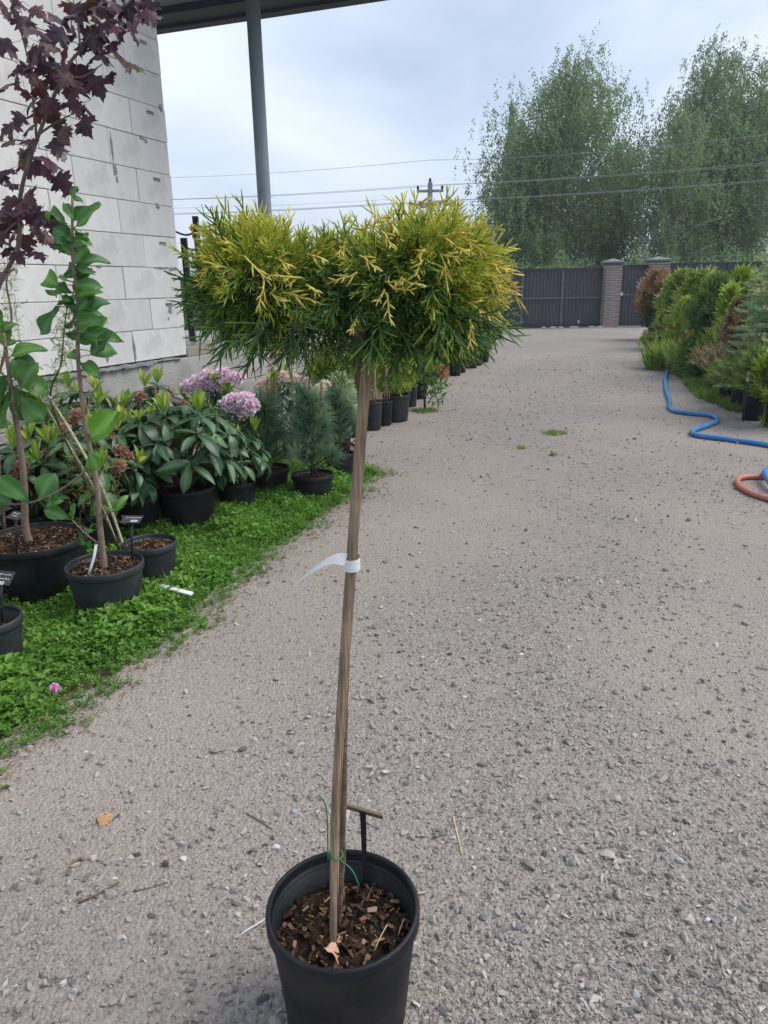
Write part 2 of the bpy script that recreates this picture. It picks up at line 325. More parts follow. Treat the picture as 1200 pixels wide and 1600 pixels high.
def tube(mb, pts, rad, n=8, caps=True, tint=None):
    P = np.asarray(pts, float); m = len(P); rad = np.broadcast_to(np.asarray(rad, float), (m,))
    T = np.gradient(P, axis=0); x, y, z = orth(T)
    for i in range(1, m):      # keep the frame from flipping
        v = x[i - 1] - y[i] * (x[i - 1] @ y[i]); v /= np.linalg.norm(v) + 1e-12
        x[i] = v; z[i] = np.cross(v, y[i])
    a = np.arange(n) * 2 * math.pi / n
    V = (P[:, None] + rad[:, None, None] * (np.cos(a)[None, :, None] * x[:, None] + np.sin(a)[None, :, None] * z[:, None])).reshape(-1, 3)
    i, j = np.meshgrid(np.arange(m - 1), np.arange(n), indexing='ij'); j2 = (j + 1) % n
    F = np.stack([i * n + j, (i + 1) * n + j, (i + 1) * n + j2, i * n + j2], -1).reshape(-1, 4)
    fs = [F]
    if caps: fs.append(np.array([np.arange(n), (m - 1) * n + np.arange(n)[::-1]]))
    mb.add(V, fs, tint if tint is None or np.ndim(tint) == 0 else np.repeat(tint, n))
def lathe(mb, prof, n=40, cap_bottom=True):
    prof = np.asarray(prof, float); m = len(prof); a = np.arange(n) * 2 * math.pi / n
    V = np.stack([prof[:, 0, None] * np.cos(a), prof[:, 0, None] * np.sin(a), np.repeat(prof[:, 1, None], n, 1)], -1).reshape(-1, 3)
    i, j = np.meshgrid(np.arange(m - 1), np.arange(n), indexing='ij'); j2 = (j + 1) % n
    F = np.stack([i * n + j, i * n + j2, (i + 1) * n + j2, (i + 1) * n + j], -1).reshape(-1, 4)
    fs = [F]
    if cap_bottom: fs.append(np.arange(n)[::-1][None])
    mb.add(V, fs)
def spline(P, k=8):
    P = np.asarray(P, float); Q = np.vstack([2 * P[0] - P[1], P, 2 * P[-1] - P[-2]]); o = []
    for i in range(1, len(Q) - 2):
        for t in np.linspace(0, 1, k, endpoint=False):
            a, b, c, d = Q[i - 1:i + 3]
            o.append(.5 * ((2 * b) + (c - a) * t + (2 * a - 5 * b + 4 * c - d) * t * t + (3 * b - a - 3 * c + d) * t ** 3))
    o.append(P[-1]); return np.array(o)
def unit(n):
    v = rng.normal(size=(n, 3)); return v / np.linalg.norm(v, axis=1, keepdims=True)

# icosahedron for stones
_p = (1 + 5 ** .5) / 2
ICO = np.array([(-1, _p, 0), (1, _p, 0), (-1, -_p, 0), (1, -_p, 0), (0, -1, _p), (0, 1, _p), (0, -1, -_p), (0, 1, -_p), (_p, 0, -1), (_p, 0, 1), (-_p, 0, -1), (-_p, 0, 1)], float)
ICO /= np.linalg.norm(ICO[0])
ICOF = np.array([(0, 11, 5), (0, 5, 1), (0, 1, 7), (0, 7, 10), (0, 10, 11), (1, 5, 9), (5, 11, 4), (11, 10, 2), (10, 7, 6), (7, 1, 8), (3, 9, 4), (3, 4, 2), (3, 2, 6), (3, 6, 8), (3, 8, 9), (4, 9, 5), (2, 4, 11), (6, 2, 10), (8, 6, 7), (9, 8, 1)])

# ------------------------------------------------------------------ terrain
EDGE_L = np.array([(-2, -1.75), (0.6, -1.72), (1.9, -1.3), (2.5, -1.07), (3.11, -.81), (3.96, -.55), (4.8, -.25), (5.72, -.02), (6.4, -.12), (7.3, -.2), (8.2, .12), (9.7, .42), (12, 1.08), (15.2, 2.1), (21, 3.35), (26, 3.6)])
EDGE_R = np.array([(-2, 3.0), (3, 3.3), (6.3, 3.75), (8, 4.0), (9.5, 4.05), (12, 4.72), (16, 5.75), (19.6, 6.75), (23, 7.8), (26, 9.6)])
def edgeL(y): return np.interp(y, EDGE_L[:, 0], EDGE_L[:, 1])
def edgeR(y): return np.interp(y, EDGE_R[:, 0], EDGE_R[:, 1])
def hgt(x, y):
    return .006 * np.sin(1.7 * x + .6 * y) + .005 * np.sin(2.9 * y - 1.1 * x + 1) + .004 * np.sin(4.3 * x + 3.1 * y) - .004

def patchy(x, y):     # how gravelly a place is, 0 bare sand .. 1 loose stones
    x = x + .25 * np.sin(2.3 * y + 1.7 * x); v = np.sin(1.3 * x + .5) * np.sin(.9 * y + .3) + .7 * np.sin(2.7 * x - 1.9 * y) + .5 * np.sin(5.1 * x + 3.7 * y + 2)
    band = np.exp(-((x - (.10 + .22 * y)) / (.30 + .08 * y)) ** 2)
    return 1 / (1 + np.exp(-(v * 1.3 + 2.2 * band - .9)))
def sheet(name, xs, ys, hfun, mat):
    mb = MB(); X, Y = xs, ys; Z = hfun(X, Y); n, m = X.shape
    V = np.stack([X, Y, Z], -1).reshape(-1, 3)
    i, j = np.meshgrid(np.arange(n - 1), np.arange(m - 1), indexing='ij')
    F = np.stack([i * m + j, i * m + j + 1, (i + 1) * m + j + 1, (i + 1) * m + j], -1).reshape(-1, 4)
    mb.add(V, F, patchy(V[:, 0], V[:, 1]) if mat == 'drive' else None); return tag(mb.obj(name, mat, smooth=True, attrs=mat == 'drive'), kind='structure')
g = np.array([-900, -60, -20, 0, 20, 60, 900.])
gx, gy = np.meshgrid(g, g); sheet('ground', gx, gy + 20, lambda x, y: x * 0 - .05, 'field')
ys = np.linspace(-2, 25.9, 220); us = np.linspace(0, 1, 70)
DY, DU = np.meshgrid(ys, us, indexing='ij')
wob = .05 * np.sin(3.1 * DY) + .03 * np.sin(7.7 * DY + 1)
DX = (edgeL(DY) - .12 + wob) * (1 - DU) + (edgeR(DY) + .15 + wob) * DU
driveway = sheet('gravel_driveway', DX, DY, hgt, 'drive')
BY, BU = np.meshgrid(np.linspace(-2, 26, 60), np.linspace(0, 1, 12), indexing='ij')
sheet('planting_bed', -9 * (1 - BU) + (edgeL(BY) + .25) * BU, BY, lambda x, y: hgt(x, y) * .3 - .022, 'soilbed')
sheet('planting_bed', (edgeR(BY) - .25) * (1 - BU) + 20 * BU, BY, lambda x, y: hgt(x, y) * .3 - .022, 'soilbed')

# loose gravel ---------------------------------------------------------------
def scatter_drive(n, ymin, ymax, power):
    u = rng.random(n * 4); y = (ymin ** (1 - power) + u * (ymax ** (1 - power) - ymin ** (1 - power))) ** (1 / (1 - power))
    xl = np.maximum(edgeL(y) - .05, -.62 * y - .3); xr = np.minimum(edgeR(y) + .1, .60 * y + .3)
    x = xl + rng.random(n * 4) * (xr - xl)
    keep = rng.random(n * 4) < (.14 + .86 * patchy(x, y) ** 1.2)
    return x[keep][:n], y[keep][:n]
gravel = MB()
n = 72000
x, y = scatter_drive(n, .75, 16, 2.0); n = len(x)
size = np.exp(rng.normal(math.log(.0030), .52, n)) * np.clip(.72 + y * .11, .8, 1.9); size = np.minimum(size, .0135)
OCT = np.array([(1, 0, 0), (-1, 0, 0), (0, 1, 0), (0, -1, 0), (0, 0, 1), (0, 0, -1)], float); OCTF = np.array([(0, 2, 4), (2, 1, 4), (1, 3, 4), (3, 0, 4), (2, 0, 5), (1, 2, 5), (3, 1, 5), (0, 3, 5)])
base = [(ICO * (1 + .30 * rng.normal(size=(12, 1))).clip(.55, 1.45), ICOF) for _ in range(6)] + [(OCT + rng.normal(size=(6, 3)) * .3, OCTF) for _ in range(8)]
kind = np.where(size > .0075, rng.integers(0, 6, n), rng.integers(6, 14, n))
Rz = frames(unit(n) * np.array([1, 1, .3]), rng.random(n) * 6.28)
sc = size[:, None] * np.stack([rng.uniform(.7, 1.3, n), rng.uniform(.8, 1.7, n), rng.uniform(.45, .85, n)], -1)
loc = np.stack([x, y, hgt(x, y) + size * .25], -1); tint = np.clip(rng.normal(.52, .26, n) + .06 * np.clip(y - 2, 0, 4) / 4, 0, 1)
for k in range(14):
    q = kind == k; inst(gravel, base[k][0], base[k][1], Rz[q], loc[q], sc[q], tint[q])
tag(gravel.obj('gravel', 'gravelmix'), 'small grey gravel strewn over the driveway', 'gravel', kind='stuff')
# bigger stones one can pick out
smesh = []
for k in range(10):
    mb = MB(); V = ICO * (1 + .22 * rng.normal(size=(12, 1))).clip(.65, 1.4); V = V * np.array([1, rng.uniform(.7, 1.2), rng.uniform(.5, .75)]); mb.add(V, ICOF)
    me = mb.mesh('stone', attrs=False); me.materials.append(MAT[['stonea', 'stoneb', 'stonec', 'stoned', 'stonea'][k % 5]]); smesh.append(me)
x, y = scatter_drive(190, .95, 5.0, 2.0)
for i in range(len(x)):
    if (x[i] + .09) ** 2 + (y[i] - 1.155) ** 2 < .15 ** 2: continue
    o = link('stone', smesh[i % 10], None, driveway); s = random.uniform(.006, .011) * (1 + .07 * y[i])
    o.location = (x[i], y[i], float(hgt(x[i], y[i])) + s * .25); o.scale = (s,) * 3; o.rotation_euler = (random.uniform(-.3, .3), random.uniform(-.3, .3), random.uniform(0, 6.3))

# ------------------------------------------------------------------ the block building with its plinth and canopy
A = R(22); WD = np.array([math.sin(A), math.cos(A), 0]); WN = np.array([WD[1], -WD[0], 0])   # along the wall, away from it
CORNER = np.array([atY(292.6, 553.8, 6.2)[0], 6.2, 0]); CH = .2263; PZ = .92; NC = 14
bld = thing('block_building', 'unfinished building of white aerated concrete blocks on a grey concrete plinth', 'building', CORNER)
bld.rotation_euler.z = -A      # local +Y runs along the wall, local +X faces out
def block_mesh(L_, pocket):
    mb = MB(); h = CH - .004; l = L_ - .004; d = .25
    if not pocket: bbox(mb, (-d, 0, 0), (0, l, h), .0035)
    else:
        bbox(mb, (-d, 0, 0), (-.035, l, h)); y0, y1, z0, z1 = .45 * l, .45 * l + .085, h - .062, h - .036
        for a, b in (((-.035, 0, 0), (0, l, z0)), ((-.035, 0, z1), (0, l, h)), ((-.035, 0, z0), (0, y0, z1)), ((-.035, y1, z0), (0, l, z1))): mb.add(boxv(a, b), BOXF)
    return mb.mesh('block', attrs=False)
bm_cache = {}
for r in range(NC):
    first = .40 if r % 2 else .635
    if r % 4 == 2: first = .66
    e = 0.0; k = 0
    while e > -4.2:
        Lb = first if k == 0 else .63
        key = (round(Lb, 3), r % 2 == 1 and k == 0)
        if key not in bm_cache:
            bm_cache[key] = block_mesh(*key); bm_cache[key].materials.append(MAT['aac'])
        o = link('block', bm_cache[key], None, bld)
        o.location = (random.uniform(-.002, .003), e - Lb, PZ + r * CH); o.rotation_euler.z = random.uniform(-.0015, .0015)
        e -= Lb; k += 1
mb = MB(); bbox(mb, (-4.0, -4.7, PZ), (-.012, -.012, PZ + NC * CH - .003)); mb.obj('wall_core', 'core', bld, attrs=False)
# plinth: three poured lifts, running on past the corner as a terrace wall
z = 0
for i, zt in enumerate((.30, .62, PZ - .02)):
    mb = MB(); bbox(mb, (-4.2, -4.9, z - (.05 if i == 0 else 0)), (.02 + .006 * (i % 2), 3.4, zt - .005), .004); mb.obj('plinth_lift', 'concrete', bld, attrs=False); z = zt
# broken slabs of the damp course
for i, (a, b, w, dz) in enumerate(((-1.62, -1.12, .05, 0), (-1.13, -.80, .062, .006), (-.82, -.50, .055, .0), (-.52, -.12, .045, .012), (-2.3, -1.6, .05, .003))):
    mb = MB(); m = 9; yy = np.linspace(a, b, m); ww = w + rng.uniform(-.014, .012, m)
    V = [(-.2, q, PZ - .028 + dz) for q in yy] + [(ww[j], yy[j], PZ - .030 + dz + rng.uniform(-.008, .004)) for j in range(m)]
    V += [(-.2, q, PZ - .006) for q in yy] + [(ww[j] - .006, yy[j], PZ - .008 + rng.uniform(-.008, .004)) for j in range(m)]
    j = np.arange(m - 1)
    F = np.concatenate([np.stack([m + j, m + j + 1, 3 * m + j + 1, 3 * m + j], -1), np.stack([2 * m + j, 3 * m + j, 3 * m + j + 1, 2 * m + j + 1], -1), np.stack([j, j + 1, m + j + 1, m + j], -1), np.array([(0, m, 3 * m, 2 * m), (m - 1, 3 * m - 1, 4 * m - 1, 2 * m - 1)])])
    mb.add(np.array(V), F); mb.obj('damp_course_slab', 'slate', bld, attrs=False)
# mortar smears proud of the face
def smear(y0, z0, w, h, seed):
    rr = np.random.default_rng(seed); mb = MB(); k = 14; a = np.arange(k) * 2 * math.pi / k; rad = rr.uniform(.55, 1.1, k)
    P = np.stack([np.zeros(k) + .0028, y0 + w * rad * np.cos(a), z0 + h * rad * np.sin(a)], -1)
    Q = P.copy(); Q[:, 0] = -.002; C0 = np.array([[.007, y0, z0]]); i = np.arange(k); i2 = (i + 1) % k
    mb.add(np.vstack([P, Q, C0]), [np.stack([i, i2, np.full(k, 2 * k)], -1), np.stack([i, k + i, k + i2, i2], -1)]); mb.obj('mortar_smear', 'mortar', bld, attrs=False)
for i, (yy, r, dz, w, h) in enumerate(((-.635, 0, .10, .016, .10), (-.635, 6, .10, .012, .10), (-.63, 6, -.04, .03, .05), (-.62, 6, -.10, .018, .03), (-.22, 3, -.005, .11, .012), (-.10, 3, -.01, .06, .02), (-.2, 5, -.015, .03, .03),
                                      (-.30, 7, -.01, .03, .02), (-.26, 7, -.03, .018, .018), (-.95, 0, .11, .02, .05), (-.93, 0, .06, .014, .04), (-.17, 1, .14, .032, .045), (-.2, 1, .07, .014, .02), (-1.1, 5, .2, .03, .03), (-.05, 8, .0, .02, .03), (-.9, 3, 0, .03, .012))):
    smear(yy, PZ + r * CH + dz, w, h, i)
# plank lying on the terrace by the corner
pl = tag(thing('plank', 'short grey timber plank lying on the terrace edge beside the block wall', 'plank', CORNER), None); pl.rotation_euler.z = -A
mb = MB(); bbox(mb, (-.5, .02, PZ - .024), (-.01, .42, PZ + .055), .006); mb.obj('board', 'timber', pl, attrs=False)
# canopy roof
ZS = 4.1
e0, e1 = gnd(242, 55, ZS), gnd(610, 0, ZS); ed = (e1 - e0) / np.linalg.norm(e1 - e0); en = np.array([-ed[1], ed[0], 0]); en = en if en[1] < 0 else -en
c0, c1 = e0 - ed * 3.0, e1 + ed * .8
def slab(mb, p, q, w0, w1, z0, z1):
    V = []
    for zz in (z0, z1):
        for pt in (p + en * w0, q + en * w0, q + en * w1, p + en * w1): V.append((pt[0], pt[1], zz))
    mb.add(np.array(V), BOXF)
canopy = thing('canopy_roof', 'dark blue grey canopy roof with beams projecting from the block building', 'roof', (c0[0], c0[1], 0))
def cobj(mb, nm, mt):
    o = mb.obj(nm, mt, canopy, attrs=False); o.location = (-c0[0], -c0[1], 0); return o
mb = MB(); slab(mb, c0, c1, .14, 2.9, ZS + .10, ZS + .2); cobj(mb, 'soffit_panel', 'soffit')
mb = MB(); slab(mb, c0, c1, 0, .14, ZS, ZS + .32); cobj(mb, 'fascia_board', 'fascia')
mb = MB(); slab(mb, c0, c1, .14, .42, ZS + .03, ZS + .1); cobj(mb, 'edge_beam', 'fascia')
for k in (0.2, .47, .74, .985):
    p = c0 + (c1 - c0) * k; mb = MB(); slab(mb, p, p + ed * .22, .42, 2.85, ZS + .02, ZS + .1); cobj(mb, 'beam', 'fascia')
pp = atY(413.5, 321, 7.9)
post = thing('canopy_post', 'round grey steel post standing on the terrace and holding the canopy', 'post', (pp[0], 7.9, PZ - .026))
mb = MB(); tube(mb, [(0, 0, 0), (0, 0, 1.5), (0, 0, ZS - PZ + .06)], .066, 24); mb.obj('shaft', 'galv', post, True, False)
mb = MB(); bbox(mb, (-.11, -.11, 0), (.11, .11, .012)); mb.obj('base_plate', 'galv', post, attrs=False)

# ------------------------------------------------------------------ gate, brick pillars, fence
GY = 25.35
def gx_(u, v=500): return atY(u, v, GY)[0]
def corrugated(mb, x0, x1, z0, z1, y=0.0, pitch=.11, dep=.018):
    xs = []; n_ = max(2, int((x1 - x0) / pitch)); p = (x1 - x0) / n_
    for i in range(n_):
        a = x0 + i * p; xs += [(a, 0), (a + p * .62, 0), (a + p * .70, dep), (a + p * .92, dep)]
    xs.append((x1, 0)); k = len(xs)
    V = np.array([(q, y + d, z0) for q, d in xs] + [(q, y + d, z1) for q, d in xs] + [(q, y + d + .004, z0) for q, d in xs] + [(q, y + d + .004, z1) for q, d in xs])
    i = np.arange(k - 1)
    mb.add(V, np.concatenate([np.stack([i, i + 1, k + i + 1, k + i], -1), np.stack([2 * k + i, 3 * k + i, 3 * k + i + 1, 2 * k + i + 1], -1)]))
X1 = gx_(939); X2 = gx_(963); X3 = gx_(1006); X4 = gx_(1034)
gate = thing('sliding_gate', 'wide dark grey sliding gate of ribbed metal panels in a steel frame', 'gate', (0, GY + .12, 0))
cols = [gx_(690), gx_(752), gx_(815), gx_(877), X1 + .02]
GT = 1.87
for i in range(len(cols) - 1):
    for z0, z1 in ((.12, .93), (.97, GT - .04)):
        mb = MB(); corrugated(mb, cols[i] + .02, cols[i + 1] - .02, z0, z1, .03); mb.obj('panel', 'gatepanel', gate, attrs=False)
for c in cols: mb = MB(); bbox(mb, (c - .025, -.03, .04), (c + .025, .02, GT)); mb.obj('upright', 'gateframe', gate, attrs=False)
for z0, z1, nm in ((.93, .97, 'middle_rail'), (GT - .045, GT + .02, 'top_rail'), (.03, .12, 'bottom_rail')):
    mb = MB(); bbox(mb, (cols[0], -.036, z0), (cols[-1], .024, z1)); mb.obj(nm, 'gateframe' if nm == 'middle_rail' else 'gatedark', gate, attrs=False)
mb = MB(); tube(mb, [(gx_(905), -.05, .12), (gx_(905), -.05, .17), (gx_(905), -.045, .22)], .03, 10); mb.obj('guide_roller', 'metalwhite', gate, True, False)
mb = MB(); bbox(mb, (cols[0] - .3, -.10, -.03), (cols[-1] - .05, -.04, .03)); mb.obj('track', 'gatedark', gate, attrs=False)
# pale stones under the gate
for u in (845, 860, 873, 893, 897, 925, 938):
    p = gnd(u, 512); o = link('stone', smesh[3], None, driveway); o.location = (p[0], GY - .3, .02); o.scale = (random.uniform(.06, .14), .06, .05); o.rotation_euler.z = random.uniform(0, .4)

brk = {}
for k, c in (('a', 0), ('b', 1)):
    mb = MB(); bbox(mb, (-.125, -.06, 0), (.125, .06, .06), .006); brk[k] = mb.mesh('brick', attrs=False); brk[k].materials.append(MAT['clink'])
def pillar(name, label, x0, x1, H_):
    w = x1 - x0; cx = (x0 + x1) / 2
    t = thing(name, label, 'pillar', (cx, GY, 0), 'brick gate pillars')
    mb = MB(); bbox(mb, (-w / 2 + .018, -w / 2 + .018, -.05), (w / 2 - .018, w / 2 - .018, H_ - .01)); mb.obj('mortar_core', 'joint', t, attrs=False)
    nrow = int(H_ / .078)
    for r in range(nrow):
        for s_ in range(4):
            o = link('brick', brk['a' if r % 2 else 'b'], None, t); a = s_ * math.pi / 2
            off = .062 if r % 2 else -.062; L2 = w / 2 - .06
            for kk in ((0,)):
                d = Vector((off * (w / .5), -L2, 0)); d.rotate(Matrix.Rotation(a, 3, 'Z'))
                o.location = (d.x, d.y, r * .078 + .006); o.rotation_euler.z = a + random.uniform(-.01, .01)
                o.scale = ((w - .125) / .25, 1 + random.uniform(-.05, .09), 1)
    mb = MB(); e = w / 2 + .05; V = [(-e, -e, H_), (e, -e, H_), (e, e, H_), (-e, e, H_), (-e, -e, H_ + .05), (e, -e, H_ + .05), (e, e, H_ + .05), (-e, e, H_ + .05), (0, 0, H_ + .15)]
    mb.add(np.array(V), [np.array([(0, 3, 2, 1), (0, 1, 5, 4), (1, 2, 6, 5), (2, 3, 7, 6), (3, 0, 4, 7)]), np.array([(4, 5, 8), (5, 6, 8), (6, 7, 8), (7, 4, 8)])]); mb.obj('cap', 'cap', t, attrs=False)
    return t
pillar('brick_pillar', 'ribbed pale brick pillar between the sliding gate and the wicket door', X1, X2, 2.02)
pillar('brick_pillar', 'pale brick pillar between the wicket door and the fence with shrubs before it', X3, X4, 2.06)
wk = thing('wicket_door', 'narrow dark grey ribbed metal wicket door between two brick pillars', 'door', (0, GY, 0))
mb = MB(); corrugated(mb, X2 + .04, X3 - .04, .06, 1.0, .02); mb.obj('panel', 'gatepanel', wk, attrs=False)
mb = MB(); corrugated(mb, X2 + .04, X3 - .04, 1.04, 1.93, .02); mb.obj('panel', 'gatepanel', wk, attrs=False)
for a, b, nm in (((X2 + .002, -.03, .02), (X2 + .06, .03, 1.96), 'upright'), ((X3 - .06, -.03, .02), (X3 - .002, .03, 1.96), 'upright'), ((X2 + .06, -.03, 1.92), (X3 - .06, .03, 1.96), 'top_rail'), ((X2 + .06, -.028, .03), (X3 - .06, .028, .07), 'bottom_rail'), ((X2 + .06, -.026, 1.0), (X3 - .06, .026, 1.035), 'middle_rail')):
    mb = MB(); bbox(mb, a, b); mb.obj(nm, 'gateframe' if nm == 'middle_rail' else 'gatedark', wk, attrs=False)
mb = MB(); bbox(mb, (X2 + .01, -.06, 1.0), (X2 + .14, -.03, 1.10), .004); mb.obj('lock_plate', 'metalwhite', wk, attrs=False)
mb = MB(); tube(mb, spline([(X2 + .1, -.03, .98), (X2 + .1, -.09, .96), (X2 + .1, -.09, .84), (X2 + .1, -.03, .82)]), .012, 8); mb.obj('handle', 'gatedark', wk, True, False)
fn = thing('metal_fence', 'dark grey ribbed metal fence running on beside the brick pillar', 'fence', (0, GY + .05, 0))
xs_ = np.linspace(X4, X4 + 14, 8)
for i in range(7):
    mb = MB(); corrugated(mb, xs_[i] + .01, xs_[i + 1] - .01, .05, 1.70); mb.obj('panel', 'gatepanel', fn, attrs=False)
    mb = MB(); bbox(mb, (xs_[i] + .012, -.035, 1.70), (xs_[i + 1] - .012, .03, 2.0)); mb.obj('top_board', 'gatedark', fn, attrs=False)
    mb = MB(); bbox(mb, (xs_[i] + .02, .03, -.05), (xs_[i] + .09, .09, 2.0)); mb.obj('post', 'gatedark', fn, attrs=False)
fl = thing('metal_fence', 'dark grey metal fence continuing behind the potted plants past the sliding gate', 'fence', (0, GY + .25, 0))
xs_ = np.linspace(cols[0] - 14, cols[0] + .1, 8)
for i in range(7):
    mb = MB(); corrugated(mb, xs_[i] + .01, xs_[i + 1] - .01, .05, 1.8); mb.obj('panel', 'gatepanel', fl, attrs=False)
    mb = MB(); bbox(mb, (xs_[i] + .02, .03, -.05), (xs_[i] + .09, .09, 1.84)); mb.obj('post', 'gatedark', fl, attrs=False)

# ------------------------------------------------------------------ poles and wires
PY = 33.0
def utility_pole(label, x, y, h, wide):
    t = thing('utility_pole', label, 'utility pole', (x, y, -.05))
    mb = MB(); V = boxv((-wide, -wide, 0), (wide, wide, h)); V[4:, :2] *= .7; mb.add(V, BOXF); mb.obj('shaft', 'polegrey', t, attrs=False)
    mb = MB(); bbox(mb, (-.55, -.06, h - .38), (.55, .02, h - .28)); bbox(mb, (-.45, -.06, h - .98), (.45, .02, h - .88)); mb.obj('crossarm', 'polegrey', t, attrs=False)
    for dx, dz in ((-.5, -.28), (.5, -.28), (-.42, -.88), (.42, -.88), (0, .0)):
        mb = MB(); tube(mb, [(dx, -.02, h + dz), (dx, -.02, h + dz + .07), (dx, -.02, h + dz + .16)], [.03, .06, .04], 8); mb.obj('insulator', 'postdark', t, True, False)
    return t
pb = atY(672, 285, PY); ptop = pb[2]
utility_pole('weathered concrete utility pole with crossarms showing above the juniper', pb[0], PY, ptop + .05, .13)
utility_pole('grey utility pole with crossarms beyond the fence and birches', 31, 28.5, ptop + 1.6, .13)
utility_pole('grey utility pole with crossarms out behind the block building', -24, 37, ptop + .4, .13)
def wire(label, a, b, c, sag):
    pts = []
    for p, q in ((a, b), (b, c)):
        for t in np.linspace(0, 1, 14, endpoint=(q is c)):
            pt = np.array(p) * (1 - t) + np.array(q) * t; pt[2] -= sag * 4 * t * (1 - t); pts.append(pt)
    mb = MB(); tube(mb, pts, .008, 5); o = mb.obj('overhead_wire', 'wire', None, True, False)
    tag(o, label, 'wire', 'overhead wires')
zt = ptop
for i, (dx, dz) in enumerate(((-.5, -.12), (.5, -.12), (-.42, -.72), (.42, -.72))):
    wire(('upper overhead wire on the outer insulator of the pole crossarm', 'upper overhead wire on the other insulator of the top crossarm', 'overhead wire on the lower crossarm of the utility poles', 'lowest overhead wire strung between the utility poles')[i], (-24 + dx, 37, zt + dz + .35), (pb[0] + dx, PY - .02, zt + dz), (31 + dx, 28.5, zt + dz + 1.55), .35)
a_ = atY(262, 268, 46); c_ = atY(1215, 196, 24)
wire('single higher overhead wire passing above the utility pole', a_ - (c_ - a_) * .3, atY(672, 250, 34), c_ + (c_ - a_) * .1, .25)
for v0, v1, lb_ in ((322, 312, 'faint distant wire, the upper of two far behind the juniper'), (330, 318, 'faint distant wire, the lower of two far behind the juniper')):
    wire(lb_, atY(100, v0 + 4, 60), atY(600, v1, 60), atY(1100, v1 - 2, 60), .2)
# dark posts behind the terrace
for (u, vt, Y, lab) in ((305, 338, 9.0, 'dark wire post with insulators standing behind the terrace'), (287, 372, 8.2, 'short dark post with a bent bracket close to the block wall corner'), (378, 335, 14.0, 'plain grey fence post rising behind the juniper crown')):
    p = atY(u, vt, Y); t = thing('fence_post', lab, 'post', (p[0], Y, -.03)); r_ = .03 if Y < 10 else .05
    mb = MB(); bbox(mb, (-r_, -r_, 0), (r_, r_, p[2] + .03)); mb.obj('shaft', 'postdark' if Y < 10 else 'polegrey', t, attrs=False)
    if Y < 10:
        for k, s_ in ((.06, 1), (.14, -1)):
            mb = MB(); tube(mb, spline([(0, -.03, p[2] - k), (s_ * .12, -.04, p[2] - k - .03), (s_ * .26, -.03, p[2] - k + .02)], 4), [.012] * 9, 6); mb.obj('bracket', 'postdark', t, True, False)

# ------------------------------------------------------------------ plant tools
def leaf_grid(L_, W_, fold=.25, curl=.2, shape='ell', n=7, tip=0.0, wave=0.0):
    """leaf blade along +Y: 5 columns, folded on the midrib, drooping tip"""
    t = np.linspace(0, 1, n)
    if shape == 'ell': w = np.sin(math.pi * np.clip(t, 0, 1) ** .9) ** .75
    elif shape == 'obov': w = np.sin(math.pi * t ** 1.35) ** .8
    else: w = np.sin(math.pi * t ** .75) ** .9
    w = np.maximum(w, .02) * W_ / 2
    cx = np.array([-1, -.5, 0, .5, 1]); V = []; vein = []
    for i in range(n):
        y = L_ * t[i] * math.cos(curl * t[i]); z0 = -L_ * math.sin(curl * t[i] * 1.0) * t[i] * .8
        for c in cx:
            V.append((c * w[i] * math.cos(fold * .6), y, z0 + abs(c) * w[i] * fold + wave * W_ * math.sin(9 * t[i] + 2 * c) * abs(c))); vein.append(1.0 if c == 0 else 0.0)
    V = np.array(V); F = []
    for i in range(n - 1):
        for j in range(4): F.append((i * 5 + j, i * 5 + j + 1, (i + 1) * 5 + j + 1, (i + 1) * 5 + j))
    return V, np.array(F), np.array(vein)
def leaf_mesh(mat, *a, **k):
    mb = MB(); V, F, ve = leaf_grid(*a, **k); mb.add(V, F, None, ve * .8); me = mb.mesh('leaf', True); me.materials.append(MAT[mat]); return me
def place(o, p, d, roll=0.0, s=1.0):
    x, y, z = orth(np.asarray(d, float)); c, sn = math.cos(roll), math.sin(roll); x, z = x * c + z * sn, z * c - x * sn
    o.matrix_basis = Matrix(((x[0] * s, y[0] * s, z[0] * s, p[0]), (x[1] * s, y[1] * s, z[1] * s, p[1]), (x[2] * s, y[2] * s, z[2] * s, p[2]), (0, 0, 0, 1)))
POTS = {}
